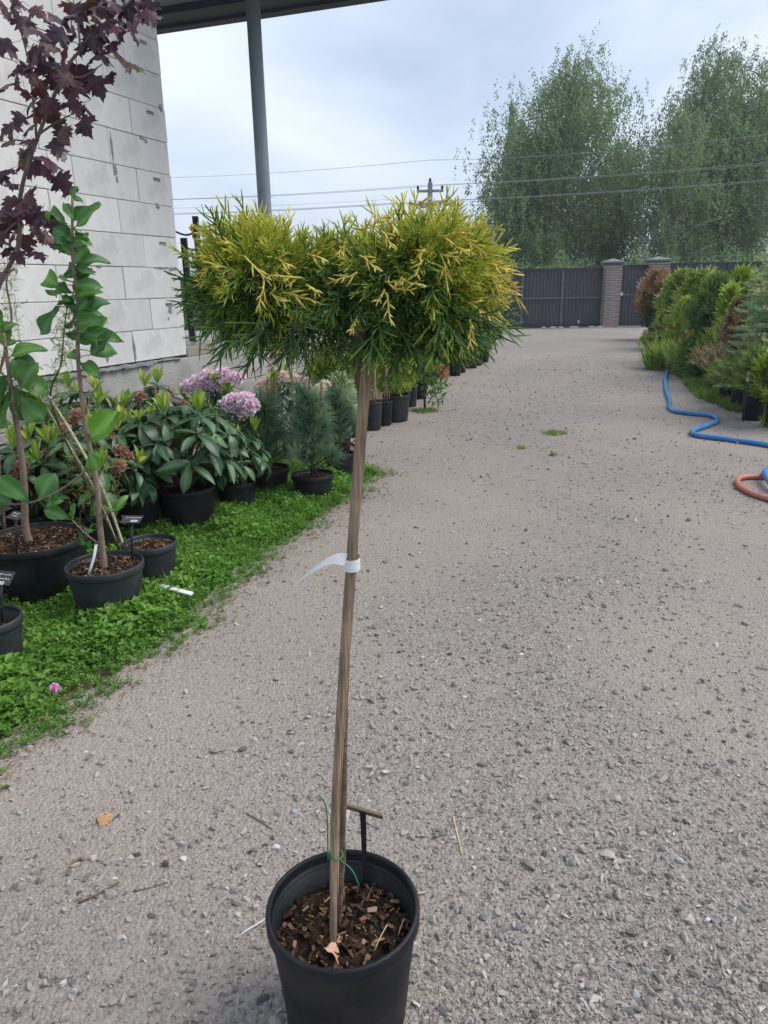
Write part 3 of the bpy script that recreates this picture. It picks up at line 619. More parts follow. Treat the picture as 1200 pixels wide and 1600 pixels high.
def pot_parts(t, D, H_, mat='potblack', soil_drop=.03, taper=.80, soilmat='soil'):
    key = (round(D, 3), round(H_, 3), mat, round(soil_drop, 3))
    if key not in POTS:
        r = D / 2; rb = r * taper; n_ = 40 if D > .15 else 24
        mb = MB(); rs = r * .955
        prof = [(rb * .9, 0), (rb, .008), (rb + (rs - rb) * .5, H_ * .5), (rs, H_ - .032), (rs, H_ - .02)]
        ri = rs - .006
        prof += [(ri, H_ - .02), (rb - .006 + (ri - rb) * .75, H_ - max(.08, soil_drop + .06))]
        lathe(mb, prof, n_); b = mb.mesh('pot', True, False); b.materials.append(MAT[mat])
        mb = MB(); lathe(mb, [(rs + .0005, H_ - .036), (r - .002, H_ - .034), (r, H_ - .028), (r, H_ - .004), (r - .003, H_), (r - .008, H_), (r - .010, H_ - .006), (ri - .001, H_ - .03)], n_, False); rm = mb.mesh('rim', True, False); rm.materials.append(MAT[mat])
        mb = MB(); k = 14; rads = np.linspace(.02, 1, k) * (rs - .008 - (rs - rb) * .12); zz = H_ - soil_drop + .008 * np.sin(np.arange(k) * 1.3)
        m = 36; a = np.arange(m) * 2 * math.pi / m; V = []
        for i in range(k): V += [(rads[i] * math.cos(q), rads[i] * math.sin(q), zz[i] + rng.normal() * .004) for q in a]
        i, j = np.meshgrid(np.arange(k - 1), np.arange(m), indexing='ij'); j2 = (j + 1) % m
        mb.add(np.array(V), [np.stack([i * m + j, (i + 1) * m + j, (i + 1) * m + j2, i * m + j2], -1).reshape(-1, 4)[:, ::-1], np.arange(m)[None]]); so_ = mb.mesh('soil', True, False); so_.materials.append(MAT[soilmat])
        nchip = int(420 * (D / .3) ** 2) if D in (.302, .345, .50, .27) else 70; mb = MB(); q = rng.random(nchip) ** .5 * rads[-1] * .97; th = rng.random(nchip) * 6.28
        Vb = boxv((-.5, -.5, -.18), (.5, .5, .18)) * (1 + .2 * rng.normal(size=(8, 3))); sc_ = np.stack([rng.uniform(.002, .009, nchip), rng.uniform(.004, .02, nchip), rng.uniform(.002, .006, nchip)], -1)
        inst(mb, Vb, BOXF, frames(unit(nchip) * np.array([1, 1, .35]), rng.random(nchip) * .8), np.stack([q * np.cos(th), q * np.sin(th), H_ - soil_drop + .006 + rng.random(nchip) * .006], -1), sc_, rng.random(nchip))
        ch = mb.mesh('bark_chips'); ch.materials.append(MAT['barkchip'])
        POTS[key] = (b, rm, so_, ch)
    b, rm, so_, ch = POTS[key]
    p = link('pot', b, None, t); link('rim', rm, None, p); s_ = link('soil', so_, None, t); c = link('bark_chips', ch, None, s_); c['kind'] = 'stuff'
    return p
def stems(t, pts_list, mat='twig', name='stem', n=7):
    mb = MB()
    for P, ra in pts_list: tube(mb, P, ra, n)
    return mb.obj(name, mat, t, True, False)
# needle/spray templates --------------------------------------------------
def quadleaf(w=.4):
    return np.array([(0, 0, 0), (-w / 2, .45, .08), (0, 1, -.05), (w / 2, .45, .08)]), np.array([(0, 3, 2), (0, 2, 1)])
QV, QF = quadleaf()
def fan_spray(nl=5, spread=1.0):
    """flat thuja-like spray: lobes fanned from one point along +Y"""
    V = []; F = []
    for i, a in enumerate(np.linspace(-spread, spread, nl)):
        l = 1 - .35 * abs(a) / spread; d = np.array([math.sin(a), math.cos(a)]); nrm = np.array([d[1], -d[0]]); b = len(V); zz = .08 * math.sin(5 * i)
        V += [(0, 0, 0), (*(d * l * .55 - nrm * .10), zz), (*(d * l), zz * 2), (*(d * l * .55 + nrm * .10), zz)]; F += [(b, b + 3, b + 2), (b, b + 2, b + 1)]
    return np.array(V, float), np.array(F)
FV, FF = fan_spray()
def needle_shoot(nn=26, ln=.22, droop=0.0):
    """shoot along +Y set with short needles"""
    V = [(-.02, 0, 0), (.02, 0, 0), (0, 1, -droop)]; F = [(0, 1, 2)]
    for i in range(nn):
        t = .04 + .96 * i / nn; a = i * 2.4; r = np.array([math.cos(a), .75, math.sin(a)]); r /= np.linalg.norm(r); s = np.array([-math.sin(a), 0, math.cos(a)]) * .022; p = np.array([0, t, -droop * t * t]); b = len(V)
        V += [tuple(p - s), tuple(p + s), tuple(p + r * ln * (1 - .4 * t))]; F.append((b, b + 1, b + 2))
    return np.array(V, float), np.array(F)
NV, NF = needle_shoot()
def conifer_mass(mb, base, H_, W_, n, s, prof='cone', fan=True, lo=.05, up=.7, tint=(.5, .25), pat=None):
    t = rng.random(n) ** .85; z = lo + t * (1 - lo)
    if prof == 'cone': rad = (1 - z) ** .75 * (1 - np.exp(-z * 14))
    elif prof == 'column': rad = np.minimum(1, (1 - z) * 3.2) ** .6 * (1 - np.exp(-z * 9)) ** 1
    else: rad = np.sqrt(np.clip(1 - (2 * z - 1) ** 2, 0, 1))
    a = rng.random(n) * 6.283; lump = 1 + .20 * np.sin(3 * a + 9 * z) + .2 * np.sin(7 * a - 19 * z) + .15 * rng.normal(size=n)
    q = rng.random(n) ** .45 * rad * lump * W_ / 2
    P = np.stack([q * np.cos(a), q * np.sin(a), z * H_], -1) + np.asarray(base)
    d = np.stack([np.cos(a), np.sin(a), np.full(n, up)], -1) + .45 * rng.normal(size=(n, 3))
    Vt, Ft = (FV, FF) if fan else (NV, NF)
    tt = np.clip(rng.normal(tint[0], tint[1] * 1.3, n), 0, 1)
    if pat is not None: tt = np.clip(tt + pat(P), 0, 1)
    inst(mb, Vt, Ft, frames(d, rng.random(n) * 6.28), P, s * np.exp(rng.normal(-.12, .38, n)).clip(.4, 1.9), tt)
def leaf_mass(mb, base, rx, ry, rz, n, s, tint=(.5, .25), shell=.4, up=.3):
    v = unit(n); q = rng.random(n) ** shell; lump = 1 + .18 * np.sin(4 * v[:, 0] * 2 + 3 * v[:, 2]) + .15 * np.sin(9 * v[:, 1] + 7 * v[:, 2])
    P = v * (q * lump)[:, None] * np.array([rx, ry, rz]) + np.asarray(base)
    d = v + .8 * rng.normal(size=(n, 3)); d[:, 2] += up
    inst(mb, QV, QF, frames(d, rng.normal(size=n) * .7), P, s * rng.uniform(.6, 1.3, n), np.clip(rng.normal(tint[0], tint[1], n), 0, 1))

# ------------------------------------------------------------------ birches beyond the gate
def birch(label, x, y, H_, W_, n_limb, leaves, zmin, seed, lean=0.0, group='birches beyond the gate', name='birch_tree'):
    rr = np.random.default_rng(seed); t = thing(name, label, 'tree', (x, y, -.05), group)
    tp = spline([(0, 0, 0), (lean * .2, .1, H_ * .3), (lean * .5, -.1, H_ * .6), (lean, 0, H_ * .96)], 6)
    tr = np.linspace(1, .06, len(tp)) * (.012 * H_ + .02); mb = MB(); tube(mb, tp, tr, 8); trunk = mb.obj('trunk', 'birchbark', t, True, False)
    lm = MB(); lf = MB(); tips = []; wt = []
    for i in range(n_limb):
        f = zmin + (1 - zmin) * ((i + rr.random()) / n_limb); k = int(f * (len(tp) - 1)); p0 = tp[k]; a = i * 2.4 + rr.random() * .8
        env = W_ * .5 * min(1, (1 - f) * 1.9 + .13) * min(1, .5 + (f - zmin) * 2.6)
        ln = env * rr.uniform(.75, 1.1); rise = ln * rr.uniform(.35, 1.0); rise = min(rise, (H_ - p0[2]) * .8)
        P = spline([p0, p0 + np.array([math.cos(a) * ln * .45, math.sin(a) * ln * .45, rise * .65]), p0 + np.array([math.cos(a) * ln, math.sin(a) * ln, rise])], 5)
        tube(lm, P, np.linspace(.055, .012, len(P)), 5)
        for q in P[3:]: tips.append(q); wt.append(.5 + ln)
    lm.obj('limb', 'birchbark', t, True, False)
    tips = np.array(tips); wt = np.array(wt); wt /= wt.sum()
    ns = leaves // 26; idx = rr.choice(len(tips), ns, p=wt)
    st = tips[idx] + rr.normal(size=(ns, 3)) * np.array([.5, .5, .35]) * (W_ / 6); ln = np.clip(rr.gamma(3, .42, ns), .35, 3.0)
    k = 26; tt = rr.random((ns, k)); sway = rr.normal(size=(ns, 2)) * .22
    P = np.zeros((ns, k, 3)); P[..., 2] = st[:, None, 2] - ln[:, None] * tt; P[..., :2] = st[:, None, :2] + sway[:, None] * tt[..., None] ** .6 * ln[:, None, None]
    P += rr.normal(size=P.shape) * .055; P = P.reshape(-1, 3); P = P[P[:, 2] > .6]; m = len(P)
    d = rr.normal(size=(m, 3)) * .7; d[:, 2] -= .9
    global rng
    inst(lf, QV * np.array([1.35, 1, 1]), QF, frames(d, rr.random(m) * 6.28), P, rr.uniform(.08, .14, m), np.clip(rr.normal(.5, .25, m), 0, 1))
    lf.obj('crown', 'birch', t)
    return t
for i, (lab, u, vt, Y, W_, nl, lv, zm, ln) in enumerate((
        ('tall weeping birch with the highest crown over the sliding gate', 900, 58, 38, 7.2, 56, 92000, .12, .3),
        ('smaller weeping birch at the open end of the birch row near the juniper', 815, 190, 36.5, 4.6, 36, 46000, .10, -.2),
        ('slender birch with drooping crown behind the brick pillars', 975, 195, 40, 4.2, 36, 36000, .10, .3),
        ('birch with a bare pale trunk showing through thin leaves behind the wicket', 1068, 135, 35, 4.8, 34, 24000, .12, -.3),
        ('tallest bushy birch rising behind the metal fence', 1130, 35, 40, 6.6, 54, 84000, .10, .2),
        ('broad birch with hanging crown behind the blue spruce', 1195, 75, 37.5, 6.4, 46, 66000, .10, -.2))):
    p = atY(u, vt, Y); birch(lab, p[0] - ln, Y, p[2], W_, nl, lv, zm, 100 + i, ln)
p = atY(800, 166, 46); t = thing('far_conifer', 'thin dark conifer spire poking up behind the birches', 'tree', (p[0], 46, -.05))
stems(t, [([(0, 0, 0), (0, 0, 4), (0, 0, p[2])], [.14, .1, .02])], 'twig', 'trunk'); mb = MB(); conifer_mass(mb, (0, 0, 1.0), p[2] - 1.0, 1.5, 3000, .14, 'cone'); mb.obj('crown', 'thujadark', t)
# low growth just behind the gate and at the far end
for i, (x_, y_, h_, w_, lab) in enumerate(((4.6, 29.5, 2.3, 2.6, 'low leafy bush behind the sliding gate'), (7.2, 30.5, 2.4, 2.4, 'rounded bush behind the brick pillars'), (10.2, 30, 2.5, 3.2, 'dense bush behind the wicket door and fence'), (13.8, 30, 2.5, 3.4, 'wide bush behind the metal fence under the birches'))):
    t = thing('background_bush', lab, 'bush', (x_, y_, -.05)); stems(t, [(spline([(0, 0, 0), (dx * .5, .1, h_ * .4), (dx, 0, h_ * .75)], 4), np.linspace(.03, .01, 9)) for dx in (-.5, 0, .45)])
    mb = MB(); leaf_mass(mb, (0, 0, h_ * .52), w_ / 2, .9, h_ * .5, 5200, .12); mb.obj('foliage', 'birch', t)

# ------------------------------------------------------------------ ground cover along the left bed and tufts elsewhere
def sprig(nl=7):
    """one short upright stem with paired oval leaves, unit height"""
    V = []; F = []; vt = []
    V += [(-.02, 0, 0), (.02, 0, 0), (0, 0, .95)]; F.append((0, 1, 2)); vt += [-.2] * 3
    for i in range(nl):
        h = .25 + .75 * i / nl; a = i * 2.2; l = .46 * (1 - .25 * i / nl); w = .22; d = np.array([math.cos(a), math.sin(a), .55]); d /= np.linalg.norm(d); s = np.array([-math.sin(a), math.cos(a), 0]) * w
        p = np.array([0, 0, h]); b = len(V); mid = p + d * l * .5; tip = p + d * l + np.array([0, 0, -.12 * l])
        V += [tuple(p), tuple(mid - s * .5 + (0, 0, .03)), tuple(tip), tuple(mid + s * .5 + (0, 0, .03))]; F += [(b, b + 1, b + 2), (b, b + 2, b + 3)]; vt += [.25 * i / nl - .1] * 4
    V = np.array(V, float); return V[:, [0, 2, 1]] * np.array([1, 1, -1]), np.array(F), np.array(vt)      # stem along +Y
SV, SF, SVT = sprig()
def bladetuft(nb=7):
    V = []; F = []
    for i in range(nb):
        a = i * 2.4; l = .6 + .4 * ((i * 7) % 5) / 4; o = np.array([math.cos(a), 0, math.sin(a)]); s = np.array([-math.sin(a), 0, math.cos(a)]) * .035; b = len(V)
        p0 = o * .05; p1 = o * .16 + (0, l * .6, 0); p2 = o * .42 + (0, l, 0); V += [tuple(p0 - s), tuple(p0 + s), tuple(p1 - s * .8), tuple(p1 + s * .8), tuple(p2)]; F += [(b, b + 1, b + 3), (b, b + 3, b + 2), (b + 2, b + 3, b + 4)]
    return np.array(V, float), np.array(F)
BV, BF = bladetuft()
def upframes(n, tilt=.25):
    d = rng.normal(size=(n, 3)) * tilt; d[:, 2] = 1; return frames(d, rng.random(n) * 6.28)
VERGE_OUT = np.array([(1.5, -1.48), (1.9, -1.29), (2.3, -1.15), (2.7, -.98), (3.11, -.84), (3.6, -.72), (3.96, -.60), (4.4, -.44), (4.8, -.30), (5.3, -.14), (5.75, -.03), (6.0, -.12), (6.3, -.32)])
def vout(y): return np.interp(y, VERGE_OUT[:, 0], VERGE_OUT[:, 1]) + .035 * np.sin(9 * y) + .025 * np.sin(23 * y + 1)
n = 33000
y = 1.5 + rng.random(n) ** 1.15 * 4.8; w = .95
x = vout(y) - (rng.random(n) ** 1.1 * np.clip(1.45 - .07 * y, .5, 1.5) - .09) + .05 * rng.normal(size=n)
e = vout(y) - x
keep = rng.random(n) < np.clip((e + .10) / .30, 0.0, 1) * (.45 + .55 * (np.sin(17 * x + 5 * y) * np.sin(13 * y - 6 * x) > -.55)); x, y, e = x[keep], y[keep], e[keep]; n = len(x)
lush = .5 + .3 * np.sin(5.1 * x + 1) * np.sin(4.3 * y + .5) + .2 * np.sin(11 * x + 7 * y)
h = np.clip(.018 + e * .30, .015, .085) * rng.uniform(.6, 1.25, n) * (.55 + .9 * lush)
leafy = rng.random(n) < np.clip(1.5 - .25 * y, .40, .93)
cov = MB()
loc = np.stack([x, y, hgt(x, y) * .6 - .012], -1); tn = np.clip(rng.normal(.52 + .12 * lush, .2, n) - np.clip(.10 - e, 0, .1) * 1.5, 0, 1)
inst(cov, SV, SF, upframes(leafy.sum(), .35), loc[leafy], np.stack([np.full(leafy.sum(), 1.) * np.maximum(h[leafy], .04)] * 3, -1), tn[leafy], SVT)
inst(cov, BV, BF, upframes((~leafy).sum(), .3), loc[~leafy], h[~leafy] * 1.2, tn[~leafy])
tag(cov.obj('ground_cover', 'cover'), 'lush green chickweed carpet growing along the gravel edge by the pots', 'ground cover', kind='stuff')
# dry litter where the green meets the gravel
n = 2600; y = 1.4 + rng.random(n) * 5; x = vout(y) + rng.normal(size=n) * .07 + .05; lit = MB()
d = unit(n) * np.array([1, 1, .25]); inst(lit, QV * np.array([.6, 1, 1]), QF, frames(d, rng.normal(size=n) * .5), np.stack([x, y, hgt(x, y) + .008], -1), rng.uniform(.006, .03, n), rng.random(n))
tag(lit.obj('leaf_litter', 'litter'), 'dry brown leaf litter along the edge of the green verge', 'litter', kind='stuff')
# grass on the hose side and small tufts in the gravel
n = 5200; y = 6.3 + rng.random(n) ** .9 * 13.5; x = edgeR(y) + rng.gamma(2, .13, n) - .02
keep = (np.sin(2.1 * y) + np.sin(3.7 * y + 1) > -.7) | (rng.random(n) < .15); x, y = x[keep], y[keep]; n = len(x)
gr = MB(); inst(gr, BV, BF, upframes(n), np.stack([x, y, hgt(x, y) * .3 - .02], -1), rng.uniform(.05, .17, n), np.clip(rng.normal(.6, .25, n), 0, 1))
tag(gr.obj('grass', 'grass'), 'rough green grass at the foot of the conifer row', 'grass', kind='stuff')
for i, (u, v, wx, lab) in enumerate(((865, 678, .13, 'flat green weed tuft growing alone in the driveway gravel'), (865, 711, .035, 'tiny weed tuft in the driveway gravel nearest the larger tuft'), (815, 700, .05, 'sparse yellowing weed patch in the driveway gravel'), (663, 642, .16, 'round green moss patch at the foot of the leaning sapling'))):
    p = gnd(u, v); k = (160, 25, 30, 260)[i]; a = rng.random(k) * 6.28; q = rng.random(k) ** .6
    P = np.stack([np.cos(a) * q * wx, np.sin(a) * q * wx * .9, np.full(k, -.004)], -1); mb = MB()
    inst(mb, SV, SF, upframes(k, .5), P, rng.uniform(.02, .04, k), np.clip(rng.normal(.6 + .2 * (i == 2), .2, k), 0, 1), SVT)
    o = mb.obj('weed_tuft', 'grass'); o.location = (p[0], p[1], float(hgt(p[0], p[1]))); tag(o, lab, 'weeds', 'weed tufts in the gravel')

# ------------------------------------------------------------------ the juniper on a stem
JX, JY = -.093, 1.155
PH = .28
jun = thing('potted_juniper', 'golden tipped juniper grafted on a tall stem in a black pot', 'potted plant', (JX, JY, 0))
pot_parts(jun, .302, PH, 'potblack', .075, .80)
def jl(u, v, Y=JY): p = atY(u, v, Y); return p - np.array([JX, JY, 0])
sb = gnd(522, 1455, .205) - np.array([JX, JY, 0]); st_ = jl(573, 590)
trunkpts = spline([sb + (.006, .012, -.02), sb * .75 + st_ * .25 + (.004, .008, 0), sb * .5 + st_ * .5 + (-.008, .008, 0), sb * .25 + st_ * .75 + (-.006, .006, 0), st_ + (-.004, .006, .0), jl(568, 520), jl(565, 470)], 8)
rad_t = np.linspace(.0070, .0105, len(trunkpts)) * (1 + .10 * rng.normal(size=len(trunkpts)))
stems(jun, [(trunkpts, rad_t)], 'trunk', 'trunk', 10)
kb = gnd(513, 1476, .205) - np.array([JX, JY, 0]); kt = jl(574, 545)
cpts = [kb + (0, 0, -.03)]; crad = [.0085]
kn = [.26, .545, .80]      # bamboo nodes
axis = []
for tt in np.linspace(0, 1, 60):
    bow = math.sin(tt * math.pi) * .006 - (.010 * max(0, .26 - tt) / .26)
    axis.append(kb * (1 - tt) + kt * tt + np.array([-bow, -.006, 0]))
axis = np.array(axis); ar = np.array([.0072 + .0013 * max(0, 1 - abs(tt - min(kn, key=lambda q: abs(q - tt))) / .012) for tt in np.linspace(0, 1, 60)]) * np.linspace(.95, 1.05, 60)
mb = MB(); tube(mb, axis, ar, 12); cane = mb.obj('bamboo_cane', 'bamboo', jun, True, False)
mb = MB()       # dark groove and the second split cane
tube(mb, axis[6:] + np.array([.0062, .003, 0]), .0038, 8); mb.obj('split_cane', 'bamboo', jun, True, False)
# dark bark sleeve below the graft
mb = MB(); tube(mb, spline([jl(571, 600), jl(569, 560), jl(566, 510)], 5) + np.array([-.006, .004, 0]), np.linspace(.0105, .0125, 11), 10); mb.obj('graft_union', 'trunk', jun, True, False)
# green tie
tz = axis[11]; mb = MB(); a = np.linspace(0, 2 * math.pi, 20); tube(mb, [(tz[0] + .003 + .0135 * math.cos(q), tz[1] + .004 + .0135 * math.sin(q), tz[2] + .001 * math.sin(2 * q)) for q in a], .0016, 6)
for P in ([tz + (-.01, -.01, 0), jl(510, 1265), jl(499, 1243)], [tz + (.012, -.008, 0), tz + (.035, -.02, -.015), tz + (.047, -.025, -.045)]): tube(mb, spline(P, 5), .0013, 6)
mb.obj('tie_wire', 'tie', jun, True, False)

def juniper_spray(ns, seed, thick=1.0, side=.45, sparse=1.0):
    """branchlet along +Y, unit length, with alternating upswept side shoots"""
    rr = np.random.default_rng(seed); mb = MB(); nseg = 5
    ax = np.zeros((nseg, 3)); ax[:, 1] = np.linspace(0, 1, nseg); ax[:, 0] = np.cumsum(rr.normal(size=nseg) * .03); ax[:, 2] = np.cumsum(rr.normal(size=nseg) * .03) + .12 * np.linspace(0, 1, nseg) ** 2
    tube(mb, ax, np.linspace(.026, .012, nseg) * thick, 3, True, np.linspace(-.25, .3, nseg))
    for i in range(ns):
        t = .12 + .78 * i / ns; k = t * (nseg - 1); j = int(k); p = ax[j] * (1 - k + j) + ax[min(j + 1, nseg - 1)] * (k - j)
        a = i * 2.4 + rr.normal() * .4; l = side * (1.1 - .6 * t) * rr.uniform(.55, 1.2)
        d = np.array([math.cos(a) * .62, .80, math.sin(a) * .62 + .12]); d /= np.linalg.norm(d)
        q = p + d * l; mid = p + d * l * .55 + np.array([0, .02, .0])
        tube(mb, [p, mid, q + np.array([0, .05, .02])], np.array([.018, .023, .009]) * thick, 3, True, np.array([-.2, .1, .32]))
        if rr.random() < .55 * sparse:
            d2 = d + np.array([rr.normal() * .5, .3, rr.normal() * .5]); d2 /= np.linalg.norm(d2); tube(mb, [mid, mid + d2 * l * .5], np.array([.016, .009]) * thick, 3, True, np.array([.0, .3]))
    V = np.concatenate(mb.V); T = np.concatenate(mb.T); tri = [f for f in mb.F if f.shape[1] == 3]; qd = [f for f in mb.F if f.shape[1] == 4]
    fs = ([np.concatenate(tri)] if tri else []) + [np.concatenate(qd)]
    return V, fs, T
SPR = [juniper_spray(9 + i % 4, 50 + i, .80, (.36, .44, .52, .40, .48, .56)[i]) for i in range(6)]
jc = MB()
# lobes in metres: centre, radii
c_l = jl(404, 436, JY + .0); c_r = jl(660, 434, JY + .01); c_m = jl(535, 440, JY + .03); c_b = jl(560, 455, JY + .12)
LOBES = [(c_l, np.array([.072, .088, .052]), 740), (c_r, np.array([.094, .104, .066]), 1080), (c_m, np.array([.078, .09, .042]), 380), (c_b, np.array([.13, .075, .045]), 230), (jl(650, 505, JY + .02), np.array([.085, .08, .022]), 70), (jl(430, 490, JY + .03), np.array([.07, .07, .018]), 40)]
P = []; Dd = []; Sz = []; Tn = []
cen = (c_l + c_r) / 2
for li, (c, r_, k) in enumerate(LOBES):
    v = unit(k); q = rng.random(k)[:, None] ** .32 * (1 + .10 * np.sin(5 * v[:, :1] * 3 + 4 * v[:, 2:3]))
    p = c + v * r_ * q * .93
    d = v * np.array([1, 1, .8]) + (p - cen) * np.array([2.2, 2.2, .8]) + rng.normal(size=(k, 3)) * .33
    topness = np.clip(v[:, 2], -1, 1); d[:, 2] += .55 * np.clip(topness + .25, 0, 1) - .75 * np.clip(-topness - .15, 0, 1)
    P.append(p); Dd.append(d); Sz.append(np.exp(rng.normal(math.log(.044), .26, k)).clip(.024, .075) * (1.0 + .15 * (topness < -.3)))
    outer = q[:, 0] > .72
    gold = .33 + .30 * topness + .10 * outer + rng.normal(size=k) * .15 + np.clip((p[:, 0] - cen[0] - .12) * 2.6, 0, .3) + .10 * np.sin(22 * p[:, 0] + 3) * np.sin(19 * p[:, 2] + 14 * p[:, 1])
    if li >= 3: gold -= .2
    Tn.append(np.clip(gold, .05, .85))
P = np.vstack(P); Dd = np.vstack(Dd); Sz = np.concatenate(Sz); Tn = np.concatenate(Tn)
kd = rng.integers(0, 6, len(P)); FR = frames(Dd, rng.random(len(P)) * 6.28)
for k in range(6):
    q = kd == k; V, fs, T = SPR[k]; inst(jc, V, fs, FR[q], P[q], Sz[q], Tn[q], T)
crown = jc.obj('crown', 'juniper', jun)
# sparse twigs hanging from the underside
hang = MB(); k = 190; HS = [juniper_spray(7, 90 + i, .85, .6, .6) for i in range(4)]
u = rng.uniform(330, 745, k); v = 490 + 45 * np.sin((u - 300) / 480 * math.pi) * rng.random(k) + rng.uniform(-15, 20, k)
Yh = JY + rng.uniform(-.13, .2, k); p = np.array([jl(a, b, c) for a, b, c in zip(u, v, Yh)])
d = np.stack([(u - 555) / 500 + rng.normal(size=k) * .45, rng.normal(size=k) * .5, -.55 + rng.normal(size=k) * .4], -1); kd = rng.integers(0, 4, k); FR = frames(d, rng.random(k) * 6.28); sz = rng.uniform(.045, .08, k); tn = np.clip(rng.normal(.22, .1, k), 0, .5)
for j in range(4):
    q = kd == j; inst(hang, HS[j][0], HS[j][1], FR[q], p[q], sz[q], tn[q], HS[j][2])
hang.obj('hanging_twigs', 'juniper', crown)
# limbs inside the crown
li = []
top0 = jl(566, 500)
for i in range(26):
    c, r_, _ = LOBES[i % 4]; tgt = c + unit(1)[0] * r_ * .8; mid = top0 * .5 + tgt * .5 + np.array([0, 0, -.015]) + rng.normal(size=3) * .012; li.append((spline([top0 + (0, 0, .01 * (i % 3)), mid, tgt], 5), np.linspace(.006, .002, 11)))
stems(crown, li, 'twig', 'branch', 6)
# golden shoots that stand out, each its own piece
GS = [(383, 398, 430, 440), (340, 420, 343, 455), (414, 440, 405, 488), (345, 415, 312, 424), (300, 404, 332, 396), (440, 455, 497, 468), (352, 428, 302, 440), (470, 432, 425, 434), (420, 455, 445, 470), (476, 445, 503, 460),
      (560, 425, 516, 441), (560, 398, 590, 420), (540, 380, 530, 400), (560, 362, 595, 348), (608, 460, 612, 512), (600, 450, 586, 470), (612, 452, 645, 460), (600, 440, 630, 444), (625, 436, 655, 455), (556, 500, 545, 520), (664, 392, 652, 412),
      (690, 396, 708, 460), (688, 400, 724, 404), (685, 372, 745, 368), (720, 372, 765, 400), (715, 384, 745, 390), (640, 318, 705, 318), (770, 424, 828, 488), (760, 440, 805, 448), (770, 410, 818, 434), (755, 420, 790, 480), (750, 480, 802, 508), (735, 500, 738, 548), (752, 478, 800, 485), (770, 445, 815, 452), (775, 460, 812, 466), (760, 412, 795, 420), (770, 450, 780, 500), (730, 470, 775, 492), (600, 340, 620, 365), (660, 410, 650, 440), (595, 360, 612, 385), (430, 405, 460, 415), (365, 385, 345, 380), (480, 400, 510, 408), (300, 372, 292, 350)]
GT_ = [juniper_spray(5, 130 + i, 1.25, .34, .4) for i in range(5)]; gme = []
for V, fs, T in GT_:
    mb = MB(); mb.add(V, fs, np.clip(.5 + T * 1.5, 0, 1)); me = mb.mesh('golden_shoot', True); me.materials.append(MAT['golden']); gme.append(me)
for i, (u0, v0, u1, v1) in enumerate(GS):
    dd = abs((u0 + u1) / 2 - 560) / 260; Yf = JY - .155 * math.sqrt(max(0.05, 1 - dd * dd)) - .012
    a, b = jl(u0, v0, Yf + .02), jl(u1, v1, Yf - .012); o = link('golden_shoot', gme[i % 5], None, crown); place(o, a, b - a, random.uniform(0, 6), float(np.linalg.norm(b - a)))
    o.scale = [s_ * (1 if j == 1 else .06 / max(.04, np.linalg.norm(b - a)) * .9) for j, s_ in enumerate(o.scale)]
# dry leaf and pine needles lying on the soil
def dry_leaf(name, label, p, d, L_, W_, mat, curl=.8, roll=.3, cat='leaf', group=None):
    me = leaf_mesh(mat, L_, W_, .5, curl, 'obov', 9, wave=.09); o = link(name, me, None); place(o, p, d, roll); tag(o, label, cat, group); return o
q = gnd(505, 1482, .222); dry_leaf('dry_leaf', 'curled peach coloured dry leaf on the soil in the juniper pot', q, (.95, -.15, .12), .042, .036, 'peachleaf')
for i, (u0, v0, u1, v1) in enumerate(((585, 1486, 605, 1445), (622, 1462, 632, 1436), (587, 1380, 583, 1358))):
    a, b = gnd(u0, v0, .215), gnd(u1, v1, .235); mb = MB(); tube(mb, spline([a, (a + b) / 2 + (0, 0, .004), b], 3), .0011, 5); o = mb.obj('pine_needle', 'straw', None, True, False); tag(o, ('long tan pine needle leaning over the pot soil beside the peach dry leaf', 'tan pine needle resting against the inner pot wall', 'short tan needle sticking up beside the T shaped label stake')[i], 'needle', 'pine needles in the juniper pot')
# T-shaped plant label
lb = gnd(571, 1388, .205); t = thing('plant_label', 'black T shaped plant label seen edge on in the juniper pot', 'plant label', lb)
mb = MB(); top = atY(567, 1268, lb[1] + .004) - lb; V = boxv((-.0065, -.0018, -.02), (.0065, .0018, 1)); V[4:, 2] = top[2]; V[4:, 0] += top[0]; V[:4, 0] *= .55; V[4:, 1] += top[1]; mb.add(V, BOXF); mb.obj('stake', 'tagblack', t, attrs=False)
mb = MB(); a, b = atY(532, 1257, lb[1] + .004) - lb, atY(598, 1276, lb[1] + .004) - lb; w = np.array([0, .035, -.0335]); nn = np.array([0, .0018, .0018])
mb.add(np.array([a - w - nn, b - w - nn, b + w - nn, a + w - nn, a - w + nn, b - w + nn, b + w + nn, a + w + nn]), BOXF); mb.obj('plate', 'stick', t, attrs=False)
# white paper band with its loose tail
wt_ = thing('paper_tag', 'white paper band tied round the bamboo cane with a pointed loose tail', 'tag', atY(547, 876, JY))
o0 = np.array(wt_.location); mb = MB(); a = np.linspace(0, 2 * math.pi, 17)[:-1]; rr_ = .0145; V = []; h0 = .0105
ci = np.argmin(np.abs(axis[:, 2] - (o0[2]))); cc = axis[ci] + np.array([JX + .002, JY + .004, 0]) - o0
for zz in (-h0, h0): V += [(cc[0] + rr_ * math.cos(q), cc[1] + rr_ * math.sin(q), zz + .002 * math.sin(q)) for q in a]
i = np.arange(16); mb.add(np.array(V), np.stack([i, (i + 1) % 16, 16 + (i + 1) % 16, 16 + i], -1)); mb.obj('band', 'paper', wt_, True, False)
P = spline([atY(541, 874, JY - .02), atY(520, 874, JY - .03), atY(490, 890, JY - .035), atY(456, 917, JY - .03)], 5) - o0; hw = np.linspace(.0105, .0006, len(P)) ; hw = .0105 * (1 - np.linspace(0, 1, len(P)) ** 1.3) + .0004
